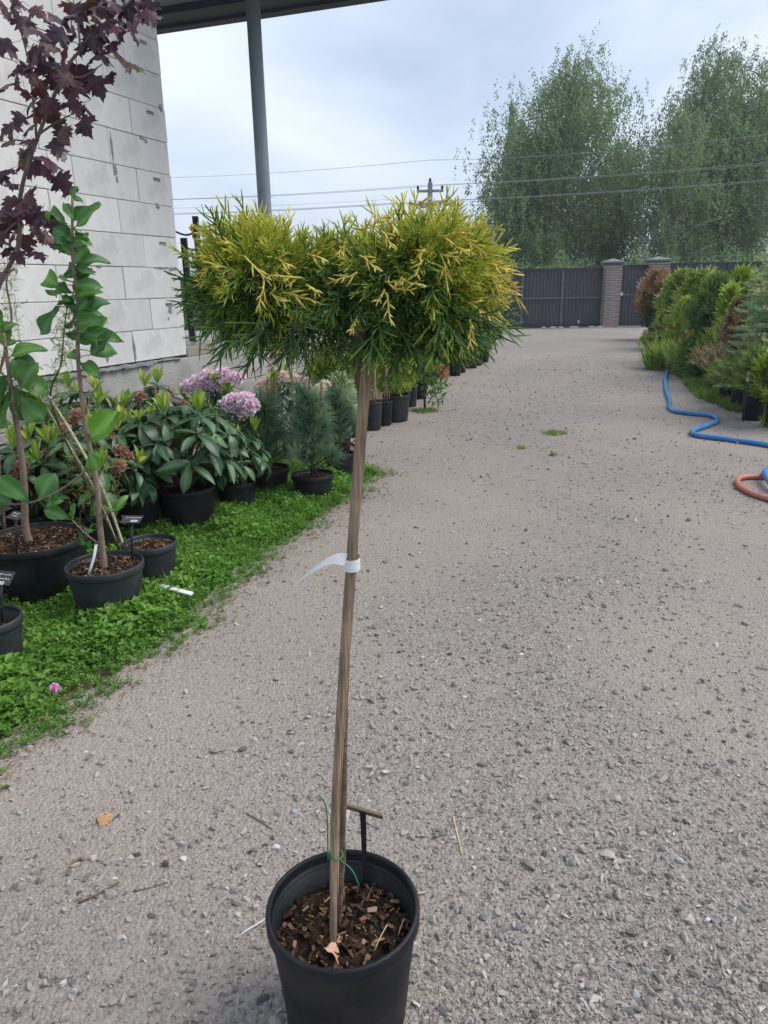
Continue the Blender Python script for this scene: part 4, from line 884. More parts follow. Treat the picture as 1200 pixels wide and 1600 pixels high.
up_ = np.array([.25, .3, .9]); V = np.vstack([P - hw[:, None] * up_, P + hw[:, None] * up_]); m = len(P); i = np.arange(m - 1); mb = MB(); mb.add(V, np.stack([i, i + 1, m + i + 1, m + i], -1)); mb.obj('tail', 'paper', wt_, True, False)

# ------------------------------------------------------------------ labels on stakes
def plant_label(label, u0, v0, v_soil, zsoil, w, h, tilt, yaw, lines, plate='tagblack', ink='ink', Yoff=0.0):
    b = gnd(u0, v_soil, zsoil); Y = b[1] + Yoff; c = atY(u0, v0, Y); t = thing('plant_label', label, 'plant label', b); c = c - b
    mb = MB(); tube(mb, [(0, 0, -.03), (c[0] * .5, c[1] * .5, c[2] * .5), c], [.005, .006, .007], 6); mb.obj('stake', 'tagblack', t, True, False)
    M = Matrix.Translation(Vector(c)) @ Matrix.Rotation(yaw, 4, 'Z') @ Matrix.Rotation(tilt, 4, 'X')
    mb = MB(); bbox(mb, (-w / 2, -h / 2, 0), (w / 2, h / 2, .003), .0008); o = mb.obj('plate', plate, t, attrs=False); o.matrix_basis = M
    mb = MB(); rr = np.random.default_rng(int(u0 * 7 + 3))
    for (yl, x0, x1, txt) in lines:
        if txt is None:     # handwriting too blurred to read: pen strokes only
            k = int((x1 - x0) / .0036); xx = np.linspace(x0, x1, k); zz = yl + .0034 * np.sin(np.arange(k) * 2.3 + rr.random(k) * 1.5) * (1 + .5 * rr.normal(size=k))
            tube(mb, np.stack([xx, zz, np.full(k, .0038)], -1), .0011, 4)
    if mb.V: i_ = mb.obj('handwriting', ink, o, attrs=False)
    for (yl, x0, x1, txt) in lines:
        if txt:
            cu = bpy.data.curves.new('price', 'FONT'); cu.body = txt; cu.size = .021; cu.extrude = .0004; cu.shear = .2; cu.offset = .0004
            to = bpy.data.objects.new('price_tmp', cu); COL.objects.link(to); dg = bpy.context.evaluated_depsgraph_get(); me = bpy.data.meshes.new_from_object(to.evaluated_get(dg)); bpy.data.objects.remove(to)
            me.materials.clear(); me.materials.append(MAT[ink]); po = link('price', me, None, o); po.location = (x0, yl - .008, .0036)
    return t

def place_n(o, p, d, nrm, L_=1.0, W_=None):
    d = np.asarray(d, float); d = d / np.linalg.norm(d); z = np.asarray(nrm, float); z = z - d * (z @ d); z /= np.linalg.norm(z) + 1e-9; x = np.cross(d, z); W_ = L_ if W_ is None else W_
    o.matrix_basis = Matrix(((x[0] * W_, d[0] * L_, z[0] * L_, p[0]), (x[1] * W_, d[1] * L_, z[1] * L_, p[1]), (x[2] * W_, d[2] * L_, z[2] * L_, p[2]), (0, 0, 0, 1)))

# ------------------------------------------------------------------ purple maple
def maple_leaf(seed):
    rr = np.random.default_rng(seed)
    half = [(0, 0), (.16, -.05), (.36, -.02), (.30, .10), (.44, .13), (.60, .22), (.47, .30), (.54, .42), (.40, .42), (.27, .40), (.30, .55), (.36, .66), (.22, .66), (.17, .78), (.08, .82), (0, 1.02)]
    pts = half + [(-x_, y_) for x_, y_ in half[-2:0:-1]]; pts = np.array(pts) * (1 + .05 * rr.normal(size=(len(pts), 2)))
    z = -.28 * (np.abs(pts[:, 0]) ** 1.5) - .25 * (pts[:, 1] - .3) ** 2 + .04 * rr.normal(size=len(pts)); c = np.array([[0, .28, .05]])
    V = np.vstack([np.column_stack([pts, z]), c]); k = len(pts); i = np.arange(k)
    mb = MB(); mb.add(V, np.stack([i, (i + 1) % k, np.full(k, k)], -1)); tube(mb, [(0, 0, 0), (0, -.25, -.03), (0, -.55, .05)], [.012, .010, .012], 4, True, None)
    me = mb.mesh('leaf', True); me.materials.append(MAT['maple']); return me
mleaf = [maple_leaf(i) for i in range(6)]
MY = 3.55
mb0 = gnd(-75, 905); mp_ = thing('potted_maple', 'young purple leaved maple with slim bare stem before the block wall', 'potted plant', (mb0[0], MY + .05, 0)); M0 = np.array([mb0[0], MY + .05, 0])
pot_parts(mp_, .36, .3, 'potblack', .04)
def mpx(u, v, Y=MY): return atY(u, v, Y) - M0
sk = [spline([np.array([0, 0, .26]), mpx(-40, 620), mpx(-8, 465), mpx(28, 385), mpx(33, 300), mpx(57, 220), mpx(100, 115), mpx(126, 78), mpx(160, 40), mpx(215, -8)], 6)]
li = [(sk[0], np.linspace(.013, .004, len(sk[0])))]
for P in (([mpx(57, 215), mpx(52, 160), mpx(45, 100), mpx(30, 40), mpx(12, -20)]), ([mpx(30, 345), mpx(8, 365), mpx(-12, 420)]), ([mpx(126, 78), mpx(122, 40), mpx(115, 0)]), ([mpx(100, 118), mpx(130, 120), mpx(160, 100)]), ([mpx(33, 310), mpx(60, 335), mpx(95, 350)]), ([mpx(60, 210), mpx(90, 190), mpx(120, 175)])):
    P = spline(P, 5); li.append((P, np.linspace(.006, .0022, len(P))))
mstem = stems(mp_, li, 'mapletwig', 'stem', 8)
skp = np.vstack([q for q, _ in li])
ML = [(135, 8), (158, 15), (180, 8), (200, 15), (222, 3), (234, 28), (208, 36), (190, 30), (168, 38), (150, 30), (128, 42), (112, 46), (140, 58), (160, 52), (188, 52), (174, 72), (190, 90), (150, 74), (105, 62), (75, 85), (97, 92), (62, 50), (78, 72), (60, 18), (20, 12), (36, 38), (4, 10), (4, 72), (38, 62), (48, 84), (75, 106), (97, 108), (120, 115), (138, 122), (152, 136), (112, 140), (30, 110), (50, 122), (24, 128), (40, 146), (68, 145), (126, 142), (120, 172), (105, 163), (132, 186), (88, 195), (60, 180), (30, 186), (45, 202), (15, 212), (78, 175), (90, 226), (106, 216), (80, 256), (55, 262), (36, 256), (10, 268), (20, 290), (2, 212), (100, 288), (40, 235),
      (15, 318), (30, 334), (52, 328), (70, 345), (45, 310), (5, 345), (20, 366), (60, 364), (40, 382), (10, 392), (30, 402), (84, 354), (75, 372), (2, 428), (55, 345), (90, 375), (22, 345), (0, 372), (146, 4), (170, 20), (215, 20), (195, 4), (120, 20), (90, 30), (160, 92), (85, 130)]
rm_ = random.Random(5); ML = ML + [(u + rm_.uniform(-22, 22), v + rm_.uniform(-18, 18)) for u, v in ML if rm_.random() < .75]
for i, (u, v) in enumerate(ML):
    p = mpx(u, v, MY + random.uniform(-.22, .22)); near = skp[np.argmin(((skp - p) ** 2).sum(1))]; d = p - near + np.array([random.uniform(-.05, .05), 0, -.05 + random.uniform(-.05, .02)]); d /= np.linalg.norm(d)
    s = random.uniform(.07, .115); o = link('leaf', mleaf[i % 6], None, mstem)
    place_n(o, p - d * s * .4, d, (random.uniform(-.7, .7), -.75 + random.uniform(-.5, .4), random.uniform(.1, 1.0)), s)

# ------------------------------------------------------------------ magnolias
mag_me = [leaf_mesh('magnolia', 1, .56, .30, .6, 'obov', 10, wave=.10), leaf_mesh('magnolia', 1, .56, .5, .25, 'obov', 10, wave=.13), leaf_mesh('magnolia', 1, .54, .2, 1.0, 'ell', 10, wave=.11), leaf_mesh('magnolia', 1, .60, .4, -.3, 'obov', 10, wave=.12), leaf_mesh('magnolia', 1, .50, .6, .8, 'ell', 10, wave=.15)]
def magnolia(name, label, base_px, soil_z, Y, D, Hp, soil_drop, stem_px, side, leaves, mat='mtrunk', rad=(.016, .005)):
    M = np.array([0.0, 0, 0]); b = gnd(*base_px, soil_z); M[:2] = (b[0], Y); t = thing(name, label, 'potted plant', M, 'potted magnolias')
    pot_parts(t, D, Hp, 'potgrey' if D < .4 else 'potblack', soil_drop)
    q = lambda u, v, dy=0.0: atY(u, v, Y + dy) - M
    P = spline([q(*base_px) - np.array([0, 0, .03])] + [q(*s) for s in stem_px], 6); rs = np.linspace(rad[0], rad[1], len(P)); rs[:3] *= np.array([1.5, 1.25, 1.1]); li = [(P, rs)]
    for sd in side: Ps = spline([q(*s) for s in sd], 5); li.append((Ps, np.linspace(.0055, .003, len(Ps))))
    allp = np.vstack([w[0] for w in li])
    for i, lf in enumerate(leaves):
        u0, v0, u1, v1 = lf[:4]; wpx = lf[4] if len(lf) > 4 else 22
        a = q(u0, v0, random.uniform(-.03, .03)); c = q(u1, v1, random.uniform(-.07, .07)); near = allp[np.argmin(((allp - a) ** 2).sum(1))]
        if np.linalg.norm(a - near) > .004: li.append(([near, near * .5 + a * .5 + np.array([0, 0, .004]), a], [.0022, .0018, .0018]))
    stem = stems(t, li, mat, 'stem', 8)
    for i, lf in enumerate(leaves):
        random.seed(i * 13 + int(u0)); u0, v0, u1, v1 = lf[:4]; wpx = lf[4] if len(lf) > 4 else 22
        a = q(u0, v0, random.uniform(-.03, .03)); c = q(u1, v1, random.uniform(-.07, .07)); Ln = float(np.linalg.norm(c - a)) * 1.1; Wd = wpx / 1150 * Y / .56 * 1.2
        o = link('leaf', mag_me[(i * 7) % 5], None, stem); place_n(o, a, c - a, (random.uniform(-.5, .5), -.8, random.uniform(.25, 1.1)), Ln, Wd)
    return t
magnolia('potted_magnolia', 'slender young magnolia with large green leaves in a grey rimmed pot in the verge', (163, 892), .215, 3.15, .345, .25, .03,
         [(157, 830), (151, 755), (138, 690), (130, 640), (122, 560), (121, 470), (114, 400), (113, 308)],
         [[(147, 724), (100, 762), (50, 785), (0, 788)], [(133, 648), (142, 620), (155, 600)], [(155, 850), (135, 835), (112, 812)], [(158, 808), (172, 800)]],
         [(113, 312, 112, 292, 10), (113, 312, 131, 304, 12), (103, 352, 58, 303, 17), (114, 347, 139, 322, 24), (114, 358, 161, 328, 18), (113, 382, 92, 358, 26), (115, 378, 150, 363, 18), (115, 388, 136, 370, 14), (110, 396, 87, 382, 14), (112, 414, 135, 388, 24), (118, 412, 165, 394, 16), (110, 432, 84, 411, 18), (113, 432, 129, 415, 18), (114, 442, 144, 420, 14), (115, 457, 147, 432, 16), (115, 467, 143, 445, 16), (92, 448, 42, 412, 26), (95, 458, 70, 438, 26), (112, 458, 92, 446, 18), (90, 478, 76, 522, 26), (113, 500, 140, 464, 30), (120, 492, 175, 478, 14), (138, 484, 161, 460, 26), (115, 507, 150, 498, 22), (118, 520, 165, 502, 18), (122, 525, 170, 515, 22), (140, 555, 188, 522, 32), (125, 560, 104, 546, 22), (126, 566, 150, 582, 20), (150, 552, 180, 524, 20), (118, 480, 100, 468, 18), (116, 520, 96, 505, 16), (110, 470, 80, 462, 12), (118, 535, 150, 530, 20),
          (135, 690, 196, 640, 32), (140, 705, 150, 735, 22), (172, 800, 180, 778, 24), (178, 798, 196, 776, 14), (112, 812, 70, 796, 20), (112, 812, 128, 792, 16), (130, 832, 112, 845, 14), (142, 845, 128, 862, 16), (135, 836, 145, 818, 18), (60, 782, 82, 742, 32), (48, 786, 5, 752, 26), (75, 778, 98, 768, 14), (90, 770, 60, 800, 14), (20, 788, -20, 770, 24), (70, 792, 92, 780, 18)] + [(116 + (i % 3), 345 + 9 * i + (i * 37) % 13, 116 + (12 + (i * 29) % 23) * (1 if (i * 5) % 7 > 2 else -1), 332 + 9 * i + (i * 23) % 34 - 8, 11 + (i * 7) % 10) for i in range(20)])
magnolia('potted_magnolia', 'thick stemmed magnolia with broad drooping leaves in a wide black pot', (52, 858), .235, 3.42, .50, .29, .03,
         [(40, 825), (38, 760), (32, 700), (22, 640), (14, 580), (5, 520)], [[(22, 640), (40, 620), (55, 600)], [(18, 600), (-5, 575), (-25, 560)]],
         [(12, 560, 60, 528, 24), (15, 572, 76, 556, 30), (20, 562, 48, 600, 32), (12, 600, 52, 655, 40), (16, 612, 6, 668, 42), (25, 592, 74, 604, 28), (5, 540, -2, 498, 24), (8, 545, 28, 516, 20), (10, 590, -30, 605, 30), (32, 620, 66, 652, 32), (0, 620, -22, 668, 34), (2, 520, 20, 486, 22), (-5, 560, -40, 540, 26), (30, 610, 52, 570, 26), (14, 585, -6, 625, 30), (5, 515, -15, 480, 22)], rad=(.021, .008))

# ------------------------------------------------------------------ rhododendrons
rh_me = [leaf_mesh('rhodo', 1, .34, .25, .55, 'obov', 8), leaf_mesh('rhodo', 1, .32, .35, .25, 'ell', 8), leaf_mesh('rhodo', 1, .36, .15, .9, 'obov', 8)]
rn_me = [leaf_mesh('rhodonew', 1, .32, .3, -.25, 'ell', 7), leaf_mesh('rhodonew', 1, .3, .45, .15, 'obov', 7)]
rr_me = [leaf_mesh('rhodored', 1, .35, .3, .4, 'ell', 7)]
def truss_mesh(mat, seed, nf=13):
    rr = np.random.default_rng(seed); mb = MB()
    for i in range(nf):
        a = i * 2.4; el = .15 + 1.2 * (i / nf); d = np.array([math.cos(a) * math.cos(el), math.sin(a) * math.cos(el), math.sin(el)]); x, y, z = orth(d)
        for k in range(5):
            b = k * 2 * math.pi / 5 + rr.random() * .3; e = x * math.cos(b) + z * math.sin(b); s = np.cross(d, e); c = d * .35
            V = np.array([c, c + e * .22 - s * .16 + d * .22, c + e * .40 + d * (.24 + .08 * rr.normal()) - s * .06, c + e * .40 + d * .26 + s * .08, c + e * .22 + s * .16 + d * .22]) + rr.normal(size=(5, 3)) * .055
            mb.add(V, [np.array([(0, 1, 2), (0, 2, 3), (0, 3, 4)])], np.clip(np.array([.05, .5, .9, .9, .5]) + rr.normal() * .15, 0, 1))
    me = mb.mesh('flower_truss', True); me.materials.append(MAT[mat]); return me
TR = {m: [truss_mesh(m, i) for i in range(3)] for m in ('pinkflower', 'wiltflower', 'creamflower')}
def rhodo(label, x, y, H_, W_, D, Hp, nwh=14, new=.6, flowers=(), fsize=.085, leafL=.125, seed=1, red=0, flower_mat='pinkflower', frac=.0):
    rd = random.Random(seed); t = thing('potted_rhododendron', label, 'potted plant', (x, y, 0), 'potted rhododendrons'); pot_parts(t, D, Hp, 'potblack', .035)
    li = []; wh = []
    for i in range(nwh):
        a = i * 2.4 + rd.uniform(-.3, .3); f = (i + .5) / nwh; el = math.asin(1 - f * 1.25) if f * 1.25 < 2 else -1
        r_ = W_ / 2 * math.cos(el) * rd.uniform(.72, 1.0); z = Hp + .06 + (H_ - Hp - .10) * (.36 + .64 * math.sin(el)) * rd.uniform(.9, 1.04)
        p = np.array([math.cos(a) * r_, math.sin(a) * r_, max(z, Hp + .02)]); P = spline([(0, 0, Hp - .05), (p[0] * .35, p[1] * .35, Hp + (p[2] - Hp) * .45), p], 5); li.append((P, np.linspace(.009, .0045, len(P)))); d = P[-1] - P[-3]; wh.append((p, d / np.linalg.norm(d), f))
    stem = stems(t, li, 'twig', 'stem', 6)
    for j, (p, d, f) in enumerate(wh):
        x_, y_, z_ = orth(d + np.array([0, 0, .35])); nl = 8
        for k in range(nl):
            a = k * 2.4 + rd.random(); e = x_ * math.cos(a) + z_ * math.sin(a); dd = e * 1.0 + y_ * rd.uniform(-.05, .5) + np.array([0, 0, -.22]); o = link('leaf', rh_me[rd.randrange(3)], None, stem); L_ = leafL * rd.uniform(.75, 1.2)
            place_n(o, p - y_ * rd.uniform(0, .035), dd, y_ * .9 + np.array([0, 0, .6]) + np.array([rd.uniform(-.3, .3), rd.uniform(-.3, .3), 0]), L_)
        if f < .7 and rd.random() < new * .62:
            for k in range(7):
                a = k * 2.4; e = x_ * math.cos(a) + z_ * math.sin(a); o = link('leaf', rn_me[rd.randrange(2)], None, stem); up = y_ * .6 + np.array([0, 0, .7]); place_n(o, p + up * .01, up * 1.0 + e * rd.uniform(.3, 1.0), up - e * .5, leafL * rd.uniform(.5, .95))
        elif f < .75 and rd.random() < frac:
            o = link('flower_truss', TR[flower_mat][rd.randrange(3)], None, stem); s = fsize * rd.uniform(.8, 1.1); place_n(o, p + np.array([0, 0, .01]), (1, 0, 0), d + np.array([0, 0, .4]), s)
    for k in range(red):
        p, d, f = wh[-1 - k % 4]
        for q in range(5): o = link('leaf', rr_me[0], None, stem); place_n(o, p, (rd.uniform(-1, 1), rd.uniform(-1, .2), rd.uniform(-.2, .6)), (0, -.5, 1), .06)
    for (u, v) in flowers:
        pp_ = atY(u, v, y - rd.uniform(0, .12)) - np.array([x, y, 0]); o = link('flower_truss', TR[flower_mat][rd.randrange(3)], None, stem); place_n(o, pp_, (1, 0, 0), (rd.uniform(-.3, .3), -.6, .8), fsize * rd.uniform(.85, 1.15))
    return t
rhodo('big glossy dark green rhododendron with lime new shoots beside the verge', -1.23, 4.42, .84, .78, .36, .27, 30, .6, seed=3, red=3, leafL=.175)
rhodo('rhododendron with wilted brown purple flowers behind the thick stemmed magnolia', -2.0, 3.98, .70, .66, .30, .25, 22, .5, flower_mat='wiltflower', frac=.5, seed=4, leafL=.155, fsize=.07, flowers=((22, 735), (75, 715), (45, 700)))
rhodo('rhododendron with lime shoots and faded blooms behind the slender magnolia', -1.66, 3.98, .74, .62, .28, .25, 22, .75, flower_mat='wiltflower', frac=.5, seed=5, leafL=.15, fsize=.065, flowers=((160, 718), (185, 730), (120, 652)))
rhodo('lime tipped rhododendron growing against the concrete plinth', -1.92, 4.62, .90, .72, .30, .25, 24, .9, seed=6, leafL=.155, fsize=.065, flower_mat='wiltflower', frac=.5)
rhodo('rhododendron with orange faded heads between the plinth and the big glossy one', -1.55, 4.95, .88, .66, .30, .25, 24, .6, flower_mat='wiltflower', frac=.6, seed=7, leafL=.155, fsize=.065, flowers=((268, 635), (255, 640)))
rhodo('rhododendron with lilac pink flower trusses beside the plinth', -1.24, 5.42, .84, .66, .30, .25, 24, .5, leafL=.15, flowers=((308, 600), (325, 592), (340, 603), (372, 592), (318, 612), (350, 588), (334, 596), (298, 606)), fsize=.095, seed=8)
rhodo('low rhododendron with bright pink trusses just behind the little grafted pine', -1.0, 5.12, .62, .48, .26, .23, 16, .4, leafL=.14, flowers=((358, 632), (375, 638), (390, 636), (366, 628), (384, 628)), fsize=.09, seed=9)
rhodo('pale cream and pink flowering rhododendron behind the pines', -.72, 6.15, .80, .70, .30, .25, 20, .4, leafL=.14, flowers=((410, 605), (422, 612), (440, 590), (460, 596), (500, 612), (508, 605), (475, 600), (425, 600)), fsize=.09, flower_mat='creamflower', seed=10)
rhodo('rhododendron with faded brown blooms between the two canes and the big glossy one', -1.5, 4.3, .74, .6, .28, .25, 20, .7, flower_mat='wiltflower', frac=.6, seed=12, leafL=.145, fsize=.07)
rhodo('low dark rhododendron between the big glossy one and the little grafted pine', -.98, 4.72, .56, .5, .26, .22, 16, .3, seed=13, leafL=.14)
rhodo('dark rhododendron tucked between the maple pot and the plinth', -2.45, 4.0, .80, .65, .30, .25, 20, .8, flower_mat='wiltflower', frac=.5, seed=11, leafL=.15, fsize=.065)

# ------------------------------------------------------------------ pines
def needle_tuft(nn, seed):
    rr = np.random.default_rng(seed); V = []; F = []
    for i in range(nn):
        a = rr.random() * 6.28; el = rr.uniform(.15, 1.25); d = np.array([math.cos(a) * math.sin(el), math.cos(el), math.sin(a) * math.sin(el)]); s = np.cross(d, (0, .3, 1)); s = s / np.linalg.norm(s) * .011; p = np.array([0, -.45 * rr.random(), 0]); l = rr.uniform(.75, 1.05); b = len(V)
        s = s * 2.0; V += [tuple(p - s), tuple(p + s), tuple(p + d * l + (0, 0, -.10 * l))]; F.append((b, b + 1, b + 2))
    return np.array(V), np.array(F)
TUF = [needle_tuft(70, i) for i in range(4)]
def pine(label, x, y, H_, W_, D, Hp, ntuft, needle, seed, candles=()):
    rr = np.random.default_rng(seed); t = thing('potted_pine', label, 'potted plant', (x, y, 0), 'potted pines'); pot_parts(t, D, Hp, 'potblack', .03)
    li = [([(0, 0, Hp - .05), (0, 0, (H_ + Hp) / 2), (0, 0, H_ - .1)], [.012, .010, .006])]; mb = MB(); P = []; Dd = []
    for i in range(ntuft):
        f = (i + .5) / ntuft; z = Hp + .06 + (H_ - Hp - .12) * f; a = i * 2.4; r_ = W_ / 2 * (1 - .75 * f) * rr.uniform(.45, .9); p = np.array([math.cos(a) * r_, math.sin(a) * r_, z + .05]); li.append((spline([(0, 0, z - .06), p * np.array([.6, .6, 1]) - (0, 0, .04), p], 3), np.linspace(.006, .004, 7))); P.append(p); Dd.append(np.array([math.cos(a), math.sin(a), .9]))
    P = np.array(P); Dd = np.array(Dd); stems(t, li, 'twig', 'stem', 6); kk = rr.integers(0, 4, ntuft)
    for k in range(4):
        q = kk == k
        if q.any(): inst(mb, TUF[k][0], TUF[k][1], frames(Dd[q], rr.random(q.sum()) * 6), P[q], np.full(q.sum(), needle) * rr.uniform(.85, 1.15, q.sum()), np.clip(rr.normal(.45, .2, q.sum()), 0, 1))
    mb.obj('foliage', 'pine', t)
    for (u, v0, v1) in candles:
        a = atY(u, v0, y) - np.array([x, y, 0]); c = atY(u, v1, y) - np.array([x, y, 0]); mb = MB(); ln = np.linalg.norm(c - a); tube(mb, [(0, 0, 0), (0, ln * .5, 0), (0, ln, 0)], [.006, .006, .003], 6)
        k = 60; tt = rr.random(k); aa = rr.random(k) * 6.28; d = np.stack([np.cos(aa) * .35, np.ones(k), np.sin(aa) * .35], -1); inst(mb, np.array([(-.03, 0, 0), (.03, 0, 0), (0, 1, 0)]), np.array([(0, 1, 2)]), frames(d, rr.random(k) * 6), np.stack([0 * tt, tt * ln, 0 * tt], -1), np.full(k, .055), rr.random(k)); o = mb.obj('candle', 'candle', t); place(o, a, c - a)
    return t
pine('long needled dark green pine in a black pot at the verge', -.83, 5.18, .70, .46, .30, .20, 44, .155, 21, ((425, 618, 578), (430, 626, 600), (456, 622, 570), (418, 622, 590)))
pine('grey green pine with upright candles in a low black pot', -.50, 5.05, .76, .48, .30, .18, 52, .13, 22, ((483, 615, 572), (487, 600, 565), (473, 660, 638), (502, 630, 600)))
pine('small bushy pine partly behind the grey green pine', -.34, 5.62, .70, .42, .24, .2, 40, .11, 23, ((520, 625, 595),))
# little grafted pine with a thin pale stem
x, y = gnd(378, 768)[:2]; t = thing('potted_standard_pine', 'tiny grafted pine on a thin pale stem in a shallow black pot', 'potted plant', (x, y, 0)); pot_parts(t, .26, .13, 'potblack', .02)
q = lambda u, v: atY(u, v, y) - np.array([x, y, 0]); stems(t, [(spline([q(386, 752), q(382, 715), q(377, 672)], 5), np.linspace(.008, .006, 11)), (spline([q(384, 725), q(392, 705)], 4), np.linspace(.004, .003, 5)), (spline([q(383, 722), q(370, 700)], 4), np.linspace(.004, .003, 5))], 'cane', 'stem')
mb = MB(); P = np.array([q(*w) for w in ((378, 662), (372, 668), (386, 665), (396, 700), (368, 698), (370, 720), (400, 722), (388, 728), (376, 745), (392, 690), (366, 742), (372, 690))]); inst(mb, TUF[0][0], TUF[0][1], frames(np.tile((0, 0, 1.), (len(P), 1)) + rng.normal(size=(len(P), 3)) * .4, rng.random(len(P)) * 6), P, np.full(len(P), .05), rng.uniform(.6, 1, len(P))); mb.obj('foliage', 'pine', t)

# slender conifer tied to two pale canes, in the pot behind the slender magnolia
x, y = -1.19, 3.52; t = thing('potted_larch', 'thin trailing larch tied to slanting pale canes in the pot behind the magnolia', 'potted plant', (x, y, 0)); pot_parts(t, .27, .22, 'potgrey', .03); O = np.array([x, y, 0])
q = lambda u, v, dy=0.0: atY(u, v, y + dy) - O
cn = [(spline([q(197, 865), q(165, 775), q(120, 690), q(58, 592)], 5), .0075), (spline([q(190, 868, .02), q(150, 770, .02), q(104, 690, .02), q(50, 600, .02)], 5), .006)]
for P, r_ in cn: mb = MB(); tube(mb, P, r_, 8); mb.obj('bamboo_cane', 'cane', t, True, False)
sp_ = spline([q(190, 866, .01), q(155, 790), q(130, 745), q(80, 630), q(95, 570), q(100, 520), q(105, 478)], 7); stems(t, [(sp_, np.linspace(.007, .0025, len(sp_)))], 'twig')
mb = MB(); k = 420; idx = rng.integers(6, len(sp_), k); P = sp_[idx] + rng.normal(size=(k, 3)) * .028; extra = np.array([q(rng.uniform(115, 190), rng.uniform(700, 820)) for _ in range(160)]) + rng.normal(size=(160, 3)) * .02; P = np.vstack([P, extra]); k = len(P)
inst(mb, NV, NF, frames(rng.normal(size=(k, 3)) + np.array([0, 0, -.1]), rng.random(k) * 6), P, rng.uniform(.03, .06, k), np.clip(rng.normal(.5, .2, k), 0, 1)); mb.obj('foliage', 'fir', t)
mb = MB(); tube(mb, [q(74, 618), q(77, 622), q(79, 624)], .012, 8); mb.obj('cane_tie', 'paper', t, True, False)
# another slim larch-like leader rising by the frame edge
x, y = -2.02, 3.72; t = thing('potted_larch', 'spindly brownish larch leader close to the thick stemmed magnolia', 'potted plant', (x, y, 0)); pot_parts(t, .25, .22, 'potblack', .03); O = np.array([x, y, 0]); sp_ = spline([np.array([0, 0, .18]), q(-8, 640), q(5, 560), q(18, 500), q(10, 440), q(22, 418)], 6); stems(t, [(sp_, np.linspace(.009, .003, len(sp_)))], 'mtrunk')
mb = MB(); k = 260; P = sp_[rng.integers(8, len(sp_), k)] + rng.normal(size=(k, 3)) * .025; inst(mb, NV, NF, frames(rng.normal(size=(k, 3)), rng.random(k) * 6), P, rng.uniform(.025, .05, k), np.clip(rng.normal(.8, .2, k), 0, 1)); mb.obj('foliage', 'fir', t)
# empty-looking pot cut by the frame
x, y = gnd(-22, 965, .22)[:2]; t = thing('nursery_pot', 'dark plastic pot with a price label standing in the green verge', 'pot', (x, y, 0)); pot_parts(t, .26, .22, 'potgrey', .06); mb = MB(); leaf_mass(mb, (-.06, .08, .26), .07, .07, .07, 60, .05); mb.obj('foliage', 'limeshrub', t)
plant_label('black price label with white handwriting in the dark pot by the thick stemmed magnolia', 2, 903, 975, .16, .105, .06, R(42), R(-14), [(.014, -.045, .045, None), (-.004, -.04, .042, None), (-.022, -.008, 0, '850')])
plant_label('small glossy black label standing in the wide pot of the thick stemmed magnolia', 25, 806, 872, .25, .088, .055, R(20), R(-28), [(.012, -.03, .01, None), (-.006, -.02, .02, None)])
plant_label('glossy black price label standing in the slender magnolia pot', 206, 812, 880, .215, .092, .062, R(16), R(-6), [(.012, -.035, .038, None), (-.014, .0, 0, '850')])
pg = gnd(150, 858, .26); wt2 = thing('paper_tag', 'white paper strip hanging from a low twig of the slender magnolia', 'tag', pg)
P = spline([atY(150, 851, 3.08), atY(147, 870, 3.06), atY(141, 890, 3.05), atY(137, 902, 3.06)], 4) - pg; m = len(P); V = np.vstack([P - (.006, 0, 0), P + (.006, 0.002, 0)]); i = np.arange(m - 1); mb = MB(); mb.add(V, np.stack([i, i + 1, m + i + 1, m + i], -1)); mb.obj('strip', 'paper', wt2, True, False)

# ------------------------------------------------------------------ the row of pots running on to the gate
def generic(name, label, u, v, wpx, hpx, kindp, toppx, potmat='potblack', spread=1.0, group='potted plants along the far row', cat='potted plant', mat=None, dx=0.0):
    b = gnd(u, v); sc_ = b[1] / 1150 * 1.04; D = wpx * sc_; Hp = hpx * sc_ * .97; x, y = b[0] + dx, b[1] + D * .4
    t = thing(name, label, cat, (x, y, -.01), group); pot_parts(t, D, Hp, potmat, min(.03, Hp * .15)); H_ = atY(u, toppx, y)[2]; mb = MB(); n_ = 700
    if kindp == 'thuja': stems(t, [([(0, 0, Hp - .03), (0, 0, H_ * .6), (0, 0, H_ * .95)], [.012, .008, .003])]); conifer_mass(mb, (0, 0, Hp - .02), H_ - Hp, D * 1.35 * spread, 650, .07, 'oval'); mb.obj('foliage', mat or 'thujagold', t)
    elif kindp == 'sapling':
        li = [(spline([(0, 0, Hp - .03), (.02, 0, (H_ + Hp) / 2), (0, 0, H_)], 5), np.linspace(.009, .004, 11))]; stems(t, li, 'mtrunk', 'stem'); leaf_mass(mb, (0, 0, H_ * .78), D * .8 * spread, D * .8 * spread, H_ * .28, 420, .075); mb.obj('foliage', mat or 'limeshrub', t); m2 = MB(); tube(m2, [(.03, .02, Hp - .05), (.03, .02, H_ * .55), (.02, .01, H_ * 1.02)], .007, 6); m2.obj('cane', 'cane', t, True, False)
    else:
        stems(t, [(spline([(0, 0, Hp - .03), (d_ * .4, 0, Hp + (H_ - Hp) * .4), (d_, .02, Hp + (H_ - Hp) * .8)], 3), np.linspace(.006, .003, 7)) for d_ in (-D * .3, 0, D * .3)]); leaf_mass(mb, (0, 0, Hp + (H_ - Hp) * .5), D * .72 * spread, D * .72 * spread, (H_ - Hp) * .52, n_, .06); mb.obj('foliage', mat or 'shrub', t)
    return t
generic('potted_sapling', 'small bluish conifer sapling in a black pot just past the pines', 535, 714, 28, 36, 'thuja', 585, mat='bluespruce')
generic('potted_sapling', 'sapling with canes in the slim grey pot beside the cane and juniper stem', 583, 671, 30, 44, 'sapling', 500, 'potgrey')
